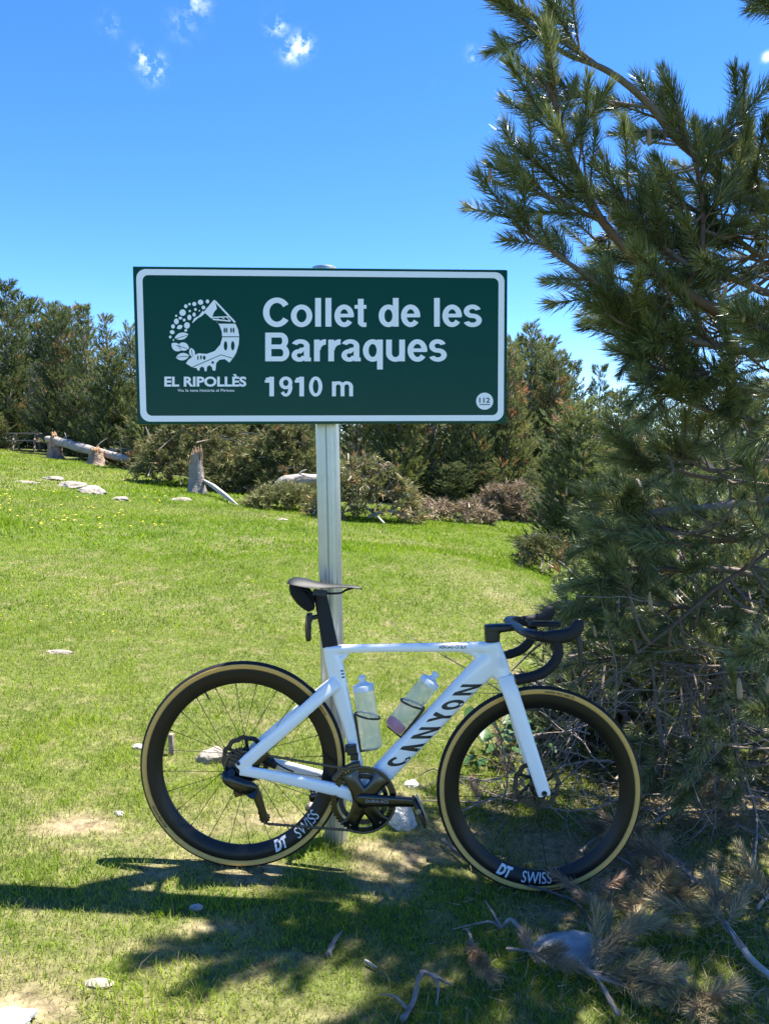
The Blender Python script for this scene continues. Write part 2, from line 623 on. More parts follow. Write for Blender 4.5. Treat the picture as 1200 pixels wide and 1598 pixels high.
def dryness(x, y):
    x = np.asarray(x, float)
    y = np.asarray(y, float)
    d = np.zeros_like(x)
    jx = (vnoise(x, y, 9, 11) - .5) * .12 + (vnoise(x, y, 3, 17) - .5) * .12
    jy = (vnoise(x, y, 9, 12) - .5) * .12
    for (cx, cy, rx, ry, s) in _dryspots:
        q = ((x + jx - cx) / rx) ** 2 + ((y + jy - cy) / ry) ** 2
        d = np.maximum(d, s * np.exp(-q * 0.9))
    base = (.22 + .3 * (1 - sstep(4, 7, y))) * sstep(0.55, 0.9, vnoise(x, y, 0.8, 5)) * sstep(0.35, 0.7, vnoise(x, y, 5.0, 6)) + 0.28 * sstep(.6, .9, vnoise(x, y, 11, 8)) + .15 * sstep(.55, .8, vnoise(x, y, .25, 9))
    return np.clip(np.maximum(d, base), 0, 1)


def build_ground():
    # one sheet: fine near the camera, coarse to the horizon
    xs = np.concatenate([-np.geomspace(1500, 12.2, 26), np.linspace(-12, -3.1, 60), np.linspace(-3, 3, 121), np.linspace(3.1, 12, 60), np.geomspace(12.2, 1500, 26)])
    ys = np.concatenate([-np.geomspace(1500, 3, 16), np.linspace(-2.5, 0.9, 12), np.linspace(1, 6, 101), np.linspace(6.1, 20, 90), np.geomspace(20.3, 1500, 44)])
    X, Y = np.meshgrid(xs, ys)
    Z = gz(X, Y)
    V = np.stack([X, Y, Z], -1).reshape(-1, 3)
    ny, nx = X.shape
    i = np.arange(ny * nx).reshape(ny, nx)
    Q = np.stack([i[:-1, :-1], i[:-1, 1:], i[1:, 1:], i[1:, :-1]], -1).reshape(-1, 4)
    me = np_mesh('ground', V, [Q], ground_material(), True, {'dry': dryness(V[:, 0], V[:, 1])})
    tag(link('ground', me), kind='structure')


build_ground()

# ------------------------------------------------------------------ grass (one mass of single blades)
ROCK_SPOTS = []      # (x, y, radius) kept free of blades


def forest_edge(px):
    """distance of the wood's edge seen at image column px"""
    return float(np.interp(px, [-200, 0, 100, 200, 350, 500, 800, 1000, 1400], [34, 31.5, 28.5, 24.5, 19.5, 17.0, 16.6, 16.6, 16]))


def build_grass():
    bands = [(1.45, 2.4, 19000, .026, .0028, 2), (2.4, 3.6, 14500, .025, .0029, 2), (3.6, 5.5, 8200, .027, .0045, 1), (5.5, 9, 3300, .032, .0078, 1),
             (9, 15, 1000, .042, .014, 1), (15, 36, 230, .055, .028, 1)]
    V3, T3, D3, V5, T5, D5 = [], [], [], [], [], []
    for (y0, y1, dens, hh, ww, seg) in bands:
        kx = 0.62
        xm = kx * y1 + 0.3
        n = int((y1 - y0) * 2 * xm * dens)
        y = rng.uniform(y0, y1, n)
        x = rng.uniform(-xm, xm, n)
        keep = np.abs(x) < kx * y + 0.3
        if y1 > 15:
            pxs = CX + F * x / y
            edge = np.interp(pxs, [-200, 0, 100, 200, 350, 500, 800, 1000, 1400], [34, 31.5, 28.5, 24.5, 19.5, 17.0, 16.6, 16.6, 16])
            keep &= y < edge + .6
        x, y = x[keep], y[keep]
        d = dryness(x, y)
        # thin out where the turf is worn, leave the stones clear, little grass under the pine
        thin = rng.random(len(x)) < 1 - 0.88 * sstep(.4, .9, d)
        pine = sstep(0.75, 1.35, x - 0.05 * (y - 2.5)) * sstep(2.45, 2.75, y) * (1 - sstep(5.5, 7, y))
        thin &= rng.random(len(x)) > 0.55 * pine
        litter = sstep(.35, .75, x + (vnoise(x, y, 4, 27) - .5) * .7) * (1 - sstep(2.5, 2.7, y))
        thin &= rng.random(len(x)) > .45 * litter
        for (rx, ry, rr) in ROCK_SPOTS:
            thin &= (x - rx) ** 2 + ((y - ry)) ** 2 > rr * rr * rng.uniform(.45, 1.0, len(x))
        x, y, d = x[thin], y[thin], d[thin]
        n = len(x)
        clump = vnoise(x, y, 14, 21) * .6 + vnoise(x, y, 38, 22) * .4
        big = vnoise(x, y, 1.6, 23)
        h = hh * rng.uniform(.45, 1.25, n) * (.55 + .9 * clump) * (.75 + .5 * big) * (1 - .45 * d)
        h = h * (1 + 1.3 * np.exp(-(((x + .165) / .10) ** 2 + ((y - 2.60) / .10) ** 2))) * (1 + .55 * sstep(.72, .9, vnoise(x, y, 4.5, 24)))
        w = ww * rng.uniform(.7, 1.25, n)
        stalk = (rng.random(n) < .012) & (y < 6)
        h = np.where(stalk, h * 1.9 + .01, h)
        w = np.where(stalk, w * .55, w)
        az = rng.uniform(0, 2 * np.pi, n)
        lean = rng.uniform(.15, 1.0, n) * h
        la = az + rng.normal(0, .9, n)
        z = gz(x, y) - .003
        cx, sx = np.cos(az), np.sin(az)
        lx, ly = np.cos(la) * lean, np.sin(la) * lean
        tint = np.clip(-.02 + .42 * vnoise(x, y, 2.2, 31) + .22 * vnoise(x, y, .5, 32) + .5 * vnoise(x, y, 8.0, 33) + rng.normal(0, .22, n), 0, 1)
        dry = np.clip(.9 * stalk + d * rng.uniform(.2, 1.25, n) + (rng.random(n) < .05) * rng.uniform(.3, .9, n), 0, 1)
        if seg == 2:
            A = np.stack([x - cx * w / 2, y - sx * w / 2, z], 1)
            B = np.stack([x + cx * w / 2, y + sx * w / 2, z], 1)
            C = np.stack([x - cx * w * .38 + lx * .35, y - sx * w * .38 + ly * .35, z + h * .6], 1)
            Dd = np.stack([x + cx * w * .38 + lx * .35, y + sx * w * .38 + ly * .35, z + h * .6], 1)
            E = np.stack([x + lx, y + ly, z + h * .95], 1)
            V5.append(np.stack([A, B, C, Dd, E], 1).reshape(-1, 3))
            T5.append(np.repeat(tint, 5))
            D5.append(np.repeat(dry, 5))
        else:
            A = np.stack([x - cx * w / 2, y - sx * w / 2, z], 1)
            B = np.stack([x + cx * w / 2, y + sx * w / 2, z], 1)
            E = np.stack([x + lx, y + ly, z + h], 1)
            V3.append(np.stack([A, B, E], 1).reshape(-1, 3))
            T3.append(np.repeat(tint, 3))
            D3.append(np.repeat(dry, 3))
    V5, V3 = np.concatenate(V5), np.concatenate(V3)
    n5, n3 = len(V5) // 5, len(V3) // 3
    k5 = np.arange(n5)[:, None] * 5
    k3 = 5 * n5 + np.arange(n3)[:, None] * 3
    V = np.concatenate([V5, V3])
    me = np_mesh('grass', V, [k5 + np.array([0, 1, 3, 2]), np.concatenate([k5 + np.array([2, 3, 4]), k3 + np.array([0, 1, 2])])], M['blade'], False,
                 {'tint': np.concatenate(T5 + T3), 'dry': np.concatenate(D5 + D3)})
    tag(link('grass', me), 'short green meadow grass with worn straw patches', 'grass', kind='stuff')


# ------------------------------------------------------------------ letters
def arc(cx, cy, rx, ry, a0, a1, tx, ty, n=26):
    q = []
    for i in range(n):
        a, b = R(a0 + (a1 - a0) * i / n), R(a0 + (a1 - a0) * (i + 1) / n)
        q.append([(cx + rx * math.cos(a), cy + ry * math.sin(a)), (cx + rx * math.cos(b), cy + ry * math.sin(b)),
                  (cx + (rx - tx) * math.cos(b), cy + (ry - ty) * math.sin(b)), (cx + (rx - tx) * math.cos(a), cy + (ry - ty) * math.sin(a))])
    return q


def rect(x0, y0, x1, y1):
    return [[(x0, y0), (x1, y0), (x1, y1), (x0, y1)]]


def bar(p, q, w):
    d = Vector((q[0] - p[0], q[1] - p[1])).normalized() * w / 2
    nx, ny = -d.y, d.x
    return [[(p[0] - nx, p[1] - ny), (q[0] - nx, q[1] - ny), (q[0] + nx, q[1] + ny), (p[0] + nx, p[1] + ny)]]


def glyph(ch, W, s=.2, t=.165, xh=.755):
    """bold grotesque letter, cap height 1, width W: a list of pieces, each a list of polygons"""
    o = .015
    ring = lambda x0, x1, y0, y1, a0=0, a1=360, n=40: arc((x0 + x1) / 2, (y0 + y1) / 2, (x1 - x0) / 2, (y1 - y0) / 2, a0, a1, s, t, n)
    if ch == 'C':
        return [arc(W * .54, .5, W * .54, .5 + o, 33, 327, .22, .185, 40)]
    if ch == 'o':
        return [ring(0, W, -o, xh + o)]
    if ch == 'l':
        return [rect(0, 0, W, 1)]
    if ch == 'e':
        return [arc(W / 2, xh / 2, W / 2, xh / 2 + o, -6, 324, s * .98, t, 40), rect(s * .6, xh * .43, W * .97, xh * .43 + .125)]
    if ch == 't':
        return [rect(W * .28, .10, W * .28 + s, .97), rect(0, xh - .13, W, xh), arc(W * .28 + s * 1.05, .17, s * 1.05, .185, 180, 275, s * .97, .145, 10), rect(W * .62, -.01, W, .14)]
    if ch == 'd':
        return [ring(0, W * .98, -o, xh + o), rect(W - s, 0, W, 1)]
    if ch == 'q':
        return [ring(0, W * .98, -o, xh + o), rect(W - s, -.285, W, xh)]
    if ch == 's':
        hh = xh + 2 * o
        ry = (hh + t * .92) / 4
        return [arc(W * .49, xh + o - ry, W * .47, ry, 18, 278, s * .95, t * .92, 26), arc(W * .5, -o + ry, W * .5, ry, -162, 98, s * .95, t * .92, 26)]
    if ch == 'B':
        r1, r2 = .27, .295
        return [rect(0, 0, .215, 1), rect(.2, .83, W - r1 - .04, 1), rect(.2, .43, W - r1, .585), rect(.2, 0, W - r2, .17),
                arc(W - r1 - .04, 1 - .285, r1, .285, -90, 90, .205, .165, 20), arc(W - r2, .2925, r2, .2925, -90, 90, .21, .165, 20)]
    if ch == 'a':
        sw = W * .93
        return [arc(W * .46, xh - .225, sw - W * .46, .24, 0, 158, s * .95, .15, 22), rect(sw - s, .10, sw, xh - .22), bar((sw - s / 2, .14), (W - .06, .0), .0) if 0 else rect(sw - s + .01, 0, W, .13),
                arc(W * .40, .205, W * .40, .22, 50, 352, s * .95, .145, 30), bar((W * .42, .395), (sw - .06, .445), .13)]
    if ch == 'r':
        return [rect(0, 0, s, xh), arc(W, xh - .36, W - s * .25, .375, 88, 180, s * .9, .19, 14)]
    if ch == 'u':
        return [rect(0, .28, s, xh), rect(W - s, 0, W, xh), arc(W / 2, .28, W / 2, .295, 180, 360, s, .16, 24)]
    if ch == 'm':
        r = (W - s) / 4 + s / 2
        return [rect(0, 0, s, xh), arc(W / 2 - r + s / 2, xh - .27, r, .285, 0, 180, s, .16, 18), rect(W / 2 - s / 2, 0, W / 2 + s / 2, xh - .26),
                arc(W / 2 + r - s / 2, xh - .27, r, .285, 0, 180, s, .16, 18), rect(W - s, 0, W, xh - .26)]
    if ch == '1':
        return [rect(W - .235, 0, W, 1), [[(0, .70), (W - .2, .70), (W - .2, .84), (0, .84)]], arc(W * .12, 1.02, W * .68, .2, 270, 352, .12, .13, 10)]
    if ch == '0':
        return [ring(0, W, -o, 1 + o)]
    if ch == '9':
        return [ring(0, W, .36, 1 + o), arc(W / 2, .5, W / 2, .515, -140, 5, s, .15, 22)]
    if ch == 'O':
        return [arc(W / 2, .5, W / 2, .5, 0, 360, s, s, 40)]
    if ch == 'N':
        return [rect(0, 0, s, 1), rect(W - s, 0, W, 1), [[(0, 1), (s * 1.15, 1), (W, 0), (W - s * 1.15, 0)]]]
    if ch == 'Y':
        return [[[(0, 1), (s * 1.2, 1), (W / 2 + s * .55, .42), (W / 2 - s * .55, .42)]], [[(W, 1), (W - s * 1.2, 1), (W / 2 - s * .55, .42), (W / 2 + s * .55, .42)]], rect(W / 2 - s / 2, 0, W / 2 + s / 2, .5)]
    if ch == 'A':
        return [[[(0, 0), (s * 1.15, 0), (W / 2 + s * .55, 1), (W / 2 - s * .55, 1)]], [[(W, 0), (W - s * 1.15, 0), (W / 2 - s * .55, 1), (W / 2 + s * .55, 1)]]]
    return []


def font_mesh(body, offset=0.0, spacing=1.0, shear=0.0):
    """built-in font as flat triangles: verts (x, y) with cap height 1 and baseline 0, faces"""
    def raw(b):
        c = bpy.data.curves.new('t', 'FONT')
        c.body = b
        c.offset = offset
        c.resolution_u = 4
        c.space_character = spacing
        c.shear = shear
        o = bpy.data.objects.new('t', c)
        COL.objects.link(o)
        bpy.context.view_layer.update()
        me = o.to_mesh()
        v = [(p.co.x, p.co.y) for p in me.vertices]
        f = [tuple(p.vertices) for p in me.polygons]
        o.to_mesh_clear()
        bpy.data.objects.remove(o)
        bpy.data.curves.remove(c)
        return v, f
    v, f = raw(body)
    e, _ = raw('E')
    y0, y1 = min(p[1] for p in e), max(p[1] for p in e)
    x0, x1 = min(p[0] for p in v), max(p[0] for p in v)
    return [((x - x0) / (x1 - x0), (y - y0) / (y1 - y0)) for x, y in v], f, (x1 - x0) / (y1 - y0)


def finer(v, f, levels):
    """split triangles so that flat print can follow a curved surface"""
    v = list(v)
    f = [t for q in f for t in [(q[0], q[i], q[i + 1]) for i in range(1, len(q) - 1)]]
    for _ in range(levels):
        mids, nf = {}, []

        def mid(a, b):
            k = (min(a, b), max(a, b))
            if k not in mids:
                mids[k] = len(v)
                v.append(tuple((p + q) / 2 for p, q in zip(v[a], v[b])))
            return mids[k]
        for a, b, c in f:
            ab, bc, ca = mid(a, b), mid(b, c), mid(c, a)
            nf += [(a, ab, ca), (ab, b, bc), (ca, bc, c), (ab, bc, ca)]
        f = nf
    return v, f


def poly_tris(pts):
    return [tuple(t) for t in tessellate_polygon([[Vector((x, y, 0)) for x, y in pts]])]


# ------------------------------------------------------------------ road sign
PSI = R(3.6)
S_O = at(501, 540, 2.525)
_sx = Vector((math.cos(PSI), math.sin(PSI), 0))
_sy = Vector((-math.sin(PSI), math.cos(PSI), 0))
S_M = Matrix(((_sx.x, _sy.x, 0), (_sx.y, _sy.y, 0), (0, 0, 1)))


def S(px, py, w=0.0):
    """point on the sign's face plane (w towards the camera), in the sign panel's own axes"""
    d = pixel_dir(px, py)
    o = Vector((0, 0, H)) - S_O
    n = _sy
    t = (-w - o.dot(n)) / d.dot(n)
    q = o + d * t
    return Vector((q.dot(_sx), q.dot(_sy), q.z))


def build_sign():
    base = on_ground(525, 1312)
    base = Vector((at(524, 1312, 2.655).x, 2.655, 0))
    base.z = gzf(base.x, base.y) - .05
    root = empty('road_sign', base)
    tag(root, 'dark green road sign with white lettering on a ribbed aluminium post', 'sign')
    inv = Matrix.Translation(-base)
    # post: fluted extrusion
    top = at(506, 418.5, 2.64)
    prof = []
    for k in range(96):
        a = 2 * math.pi * k / 96
        r = .0390
        g = (math.degrees(a) % 45)
        if 17 < g < 28:
            r -= .005 if 19.5 < g < 25.5 else .0025
        elif 36 < g < 40:
            r -= .0012
        sq = 1.0 + .05 * math.cos(4 * a)
        prof.append((r * sq * math.cos(a + .3), r * sq * math.sin(a + .3)))
    mb = MB()
    n = len(prof)
    vs = [Vector((x, y, 0)) for x, y in prof] + [top - base + Vector((x, y, 0)) for x, y in prof]
    mb.add(vs, [(k, (k + 1) % n, n + (k + 1) % n, n + k) for k in range(n)] + [tuple(range(n, 2 * n))])
    mb.build('post', M['aluminium'], root, True, 25)
    cb = MB()
    cb.lathe([(0.0, .004), (.030, .004), (.0395, .003), (.0405, .001), (.0405, -.012), (.038, -.014)], 40, Matrix.Translation(top - base) @ Matrix.Rotation(R(90), 4, 'X'))
    cb.build('post_cap', M['galvanised'], root)
    # panel in its own axes
    pan = empty('panel', S_O - base, (0, 0, PSI), root)
    TL, TR, BL, BR = S(207, 415), S(792, 420.5), S(214.5, 662), S(790.5, 660.5)

    def uv(u, v, w=0.0):
        p = TL.lerp(TR, u).lerp(BL.lerp(BR, u), v)
        return Vector((p.x, -w, p.z))
    mb = MB()
    d = .028
    rim = []

    def rrect(iu, iv, rad, k=6):
        pts = []
        W_, H_ = 583.0, 246.0
        for (cx, cy, a0) in ((iu + rad, iv + rad, 180), (W_ - iu - rad, iv + rad, 270), (W_ - iu - rad, H_ - iv - rad, 0), (iu + rad, H_ - iv - rad, 90)):
            for j in range(k + 1):
                a = R(a0 + 90 * j / k)
                pts.append(((cx + rad * math.cos(a)) / W_, (cy + rad * math.sin(a)) / H_))
        return pts
    outer = rrect(0, 0, 1.5, 3)
    inner = rrect(1.0, 1.0, 1.5, 3)
    n = len(outer)
    vs = [uv(*p, 0) for p in inner] + [uv(*p, -.002) for p in outer] + [uv(*p, -d) for p in outer]
    mb.add(vs, [tuple(range(n))] + [(k, n + k, n + (k + 1) % n, (k + 1) % n) for k in range(n)]
           + [(n + k, 2 * n + k, 2 * n + (k + 1) % n, n + (k + 1) % n) for k in range(n)] + [tuple(range(2 * n, 3 * n))[::-1]])
    mb.build('plate', M['sign_green'], pan, True, 30)
    for zz in (.17, -.17):
        b2 = MB()
        b2.box((0.0, .037, zz), (.16, .018, .04))
        b2.box((-.055, .06, zz), (.012, .10, .04))
        b2.box((.055, .06, zz), (.012, .10, .04))
        b2.build('bracket', M['galvanised'], pan, False)
    # white border
    mb = MB()
    a, b = rrect(5, 4.2, 15, 10), rrect(14.4, 13.4, 9, 10)
    n = len(a)
    mb.add([uv(*p, .0012) for p in a] + [uv(*p, .0012) for p in b], [(k, (k + 1) % n, n + (k + 1) % n, n + k) for k in range(n)])
    mb.build('border', M['sign_white'], pan, False)
    # place name
    K = 2.9268

    def letters(row, base_y, cap):
        mb = MB()
        for ch, x0, x1 in row:
            W_ = (x1 - x0) / cap
            for j, piece in enumerate(glyph(ch, W_)):
                for poly in piece:
                    vs = [S(390 + (x0 + gx * cap) / K, 400 + (base_y - gy * cap) / K, .0013 + .00025 * j) for gx, gy in poly]
                    mb.add(vs, [tuple(range(len(poly)))])
        return mb.build('lettering', M['sign_white'], pan, False)
    letters([('C', 60, 177), ('o', 187, 285), ('l', 298, 325), ('l', 345, 372), ('e', 386, 475), ('t', 478, 532), ('d', 588, 679), ('e', 690, 778), ('l', 841, 867), ('e', 879, 968), ('s', 975, 1059)], 320, 131)
    letters([('B', 70, 180), ('a', 190, 279), ('r', 293, 346), ('r', 358, 413), ('a', 418, 506), ('q', 516, 607), ('u', 622, 708), ('e', 720, 810), ('s', 817, 899)], 478.5, 131)
    letters([('1', 68, 110), ('9', 134, 194), ('1', 205, 247), ('0', 270, 331), ('m', 375, 471)], 638.5, 89)

    def fit(body, x0, x1, yb, cap, mname, w, off=0.0, ox=390, sc_=K, shear=0.0, parent=None):
        v, f, asp = font_mesh(body, off, 1.0, shear)
        mb = MB()
        mb.add([S(ox + (x0 + x * (x1 - x0)) / sc_, 400 + (yb - y * cap) / sc_, w) for x, y in v], f)
        return mb.build('lettering', M[mname], parent or pan, False)
    fit('EL RIPOLLÈS', 226, 738, 812, 62, 'sign_white', .0013, .035, 200, 4)
    fit('Viu la teva història al Pirineu', 308, 662, 844, 17, 'sign_white', .0013, .008, 200, 4)
    # round emergency sticker
    mb = MB()
    pts = [(1072 + 39 * math.cos(2 * math.pi * k / 40), 661 + 39 * math.sin(2 * math.pi * k / 40)) for k in range(40)]
    mb.add([S(390 + x / K, 400 + y / K, .0013) for x, y in pts], [tuple(range(40))])
    stk = mb.build('sticker', M['sign_white'], pan, False)
    fit('112', 1047, 1096, 668, 23, 'black_print', .0019, .02, parent=stk)
    mb = MB()
    for r_ in rect(1048, 675, 1096, 678.5):
        mb.add([S(390 + x / K, 400 + y / K, .0019) for x, y in r_], [(0, 1, 2, 3)])
    mb.build('underline', M['black_print'], stk, False)
    # emblem
    em = MB()

    def C3(x, y, w):
        return S(200 + x / 4, 400 + y / 4, w)

    def blob(mb, cx, cy, rx, ry, rot=0.0, w=.0013, pointed=0):
        pts = []
        for k in range(20):
            a = 2 * math.pi * k / 20
            x, y = rx * math.cos(a), ry * math.sin(a) * (1 - pointed * abs(math.cos(a)) ** 3)
            c, s_ = math.cos(R(rot)), math.sin(R(rot))
            pts.append(C3(cx + x * c - y * s_, cy + x * s_ + y * c, w))
        mb.add(pts, [tuple(range(20))])
    for (cx, cy, rx, ry) in ((495, 280, 11, 12), (452, 285, 17, 16), (413, 296, 13, 13), (383, 297, 8, 8), (360, 310, 11, 12), (470, 318, 12, 12), (420, 330, 8, 9), (340, 350, 20, 20),
                             (385, 340, 7, 7), (445, 338, 5, 5), (412, 362, 10, 13), (300, 370, 7, 7), (382, 380, 13, 17), (326, 384, 11, 9), (350, 396, 9, 9), (301, 405, 15, 18), (367, 430, 18, 20),
                             (280, 436, 12, 13), (360, 461, 9, 8), (263, 502, 8, 9), (283, 521, 5, 5)):
        blob(em, cx, cy, rx, ry)
    for (cx, cy, rx, ry, rot) in ((322, 440, 19, 13, -25), (275, 472, 16, 13, 20), (333, 497, 44, 22, -15), (300, 565, 36, 24, 40), (345, 562, 36, 26, 15), (340, 625, 42, 23, -8), (399, 600, 30, 18, 75)):
        blob(em, cx, cy, rx, ry, rot, .0013, .55)
    for pts in ([(400, 412), (412, 385), (440, 371), (466, 338), (482, 352), (456, 374), (436, 384), (404, 414)],
                [(472, 345), (535, 270), (549, 300), (554, 326), (537, 345), (520, 388)],
                [(535, 270), (548, 276), (672, 408), (662, 414), (546, 290)],
                [(518, 376), (632, 372), (634, 379), (520, 384)], [(524, 386), (640, 400), (640, 407), (530, 396)], [(545, 376), (560, 390), (566, 390), (551, 376)],
                [(575, 376), (598, 392), (606, 392), (583, 376)], [(610, 376), (632, 400), (640, 400), (618, 376)],
                [(540, 392), (560, 415), (668, 415), (686, 455), (694, 500), (690, 550), (675, 600), (655, 635), (632, 662), (602, 640), (570, 645), (550, 665), (545, 712), (528, 712), (522, 690),
                 (508, 678), (492, 690), (490, 716), (478, 716), (474, 695), (460, 686), (448, 696), (444, 714), (432, 708), (428, 697), (400, 692), (360, 667), (375, 645), (420, 612), (440, 604),
                 (490, 608), (540, 590), (575, 550), (587, 510), (585, 470), (570, 430)]):
        em.add([C3(x, y, .0016) for x, y in pts], poly_tris(pts))
    emb = em.build('emblem', M['sign_white'], pan, False)
    ov = MB()
    for (cx, cy, rx, ry) in ((601, 460, 5, 17), (614, 460, 5, 17), (643, 460, 5, 17), (658, 460, 5, 17), (608, 557, 11, 29), (653, 557, 11, 29), (475, 632, 8, 13), (455, 630, 5, 13), (436, 632, 4, 15), (528, 662, 8, 8)):
        blob(ov, cx, cy, rx, ry, 0, .0022)
    for (p, q, w_) in (((556, 417), (672, 417), 4), ((586, 501), (696, 501), 5), ((398, 692), (582, 613), 4), ((580, 613), (656, 637), 4), ((292, 515), (372, 490), 3), ((300, 628), (378, 622), 3), ((300, 555), (370, 575), 3), ((395, 580), (402, 622), 3)):
        for poly in bar(p, q, w_):
            ov.add([C3(x, y, .0022) for x, y in poly], [(0, 1, 2, 3)])
    ov.build('emblem_detail', M['sign_green'], emb, False)


build_sign()

# ------------------------------------------------------------------ bicycle
LEAN = R(6.0)
_axY = 2.464
B_O = Vector((0, _axY - .339 * math.sin(LEAN), 0))
_bx = Vector((1, 0, 0))
_by = Vector((0, math.cos(LEAN), -math.sin(LEAN)))
_bz = Vector((0, math.sin(LEAN), math.cos(LEAN)))


def P(px, py, w=0.0):
    """point on the plane w metres to the camera side of the bicycle's middle plane, in the bicycle's axes"""
    d = pixel_dir(px, py)
    o = Vector((0, 0, H)) - B_O
    t = (-w - o.dot(_by)) / d.dot(_by)
    q = o + d * t
    return Vector((q.dot(_bx), q.dot(_by), q.dot(_bz)))


PX = .339 / 160          # metres per pixel on the bicycle's plane


def mirror(p):
    return Vector((p[0], -p[1], p[2]))


def evaluated(ob):
    dg = bpy.context.evaluated_depsgraph_get()
    return bpy.data.meshes.new_from_object(ob.evaluated_get(dg))


def fuse(mb, name, material, parent, voxel=.0035, smooth_it=8):
    o = mb.build(name + '_raw', material, None, False)
    md = o.modifiers.new('r', 'REMESH')
    md.mode = 'VOXEL'
    md.voxel_size = voxel
    s_ = o.modifiers.new('s', 'SMOOTH')
    s_.factor = .5
    s_.iterations = smooth_it
    bpy.context.view_layer.update()
    me = evaluated(o)
    bpy.data.objects.remove(o)
    me.polygons.foreach_set('use_smooth', np.ones(len(me.polygons), bool))
    me.name = name
    if not me.materials:
        me.materials.append(material)
    return link(name, me, parent)


def ring_text(mb, body, c, r_base, height, ang_mid, off=0.0, shear=0.0, outward=False, y=-.02, width=None):
    """text bent along a circle in the wheel plane; letter tops towards the hub (or away when outward)"""
    v, f, asp = font_mesh(body, off, 1.0, shear)
    v, f = finer(v, f, 2)
    L = width if width else asp * height
    vs = []
    for x, yy in v:
        if outward:
            rr = r_base + yy * height
            a = ang_mid - (x - .5) * L / (r_base + height / 2)
        else:
            rr = r_base - yy * height
            a = ang_mid + (x - .5) * L / (r_base - height / 2)
        vs.append((c[0] + rr * math.cos(a), y(rr) if callable(y) else y, c[2] + rr * math.sin(a)))
    mb.add(vs, f)


def rim_face(r):
    # half thickness of the rim's side face at radius r (used for the shape and for the print on it)
    t = (r - .266) / (.3135 - .266)
    t = min(max(t, 0), 1)
    return .004 + .0105 * math.sin(min(t * 1.15, 1) * math.pi / 2)


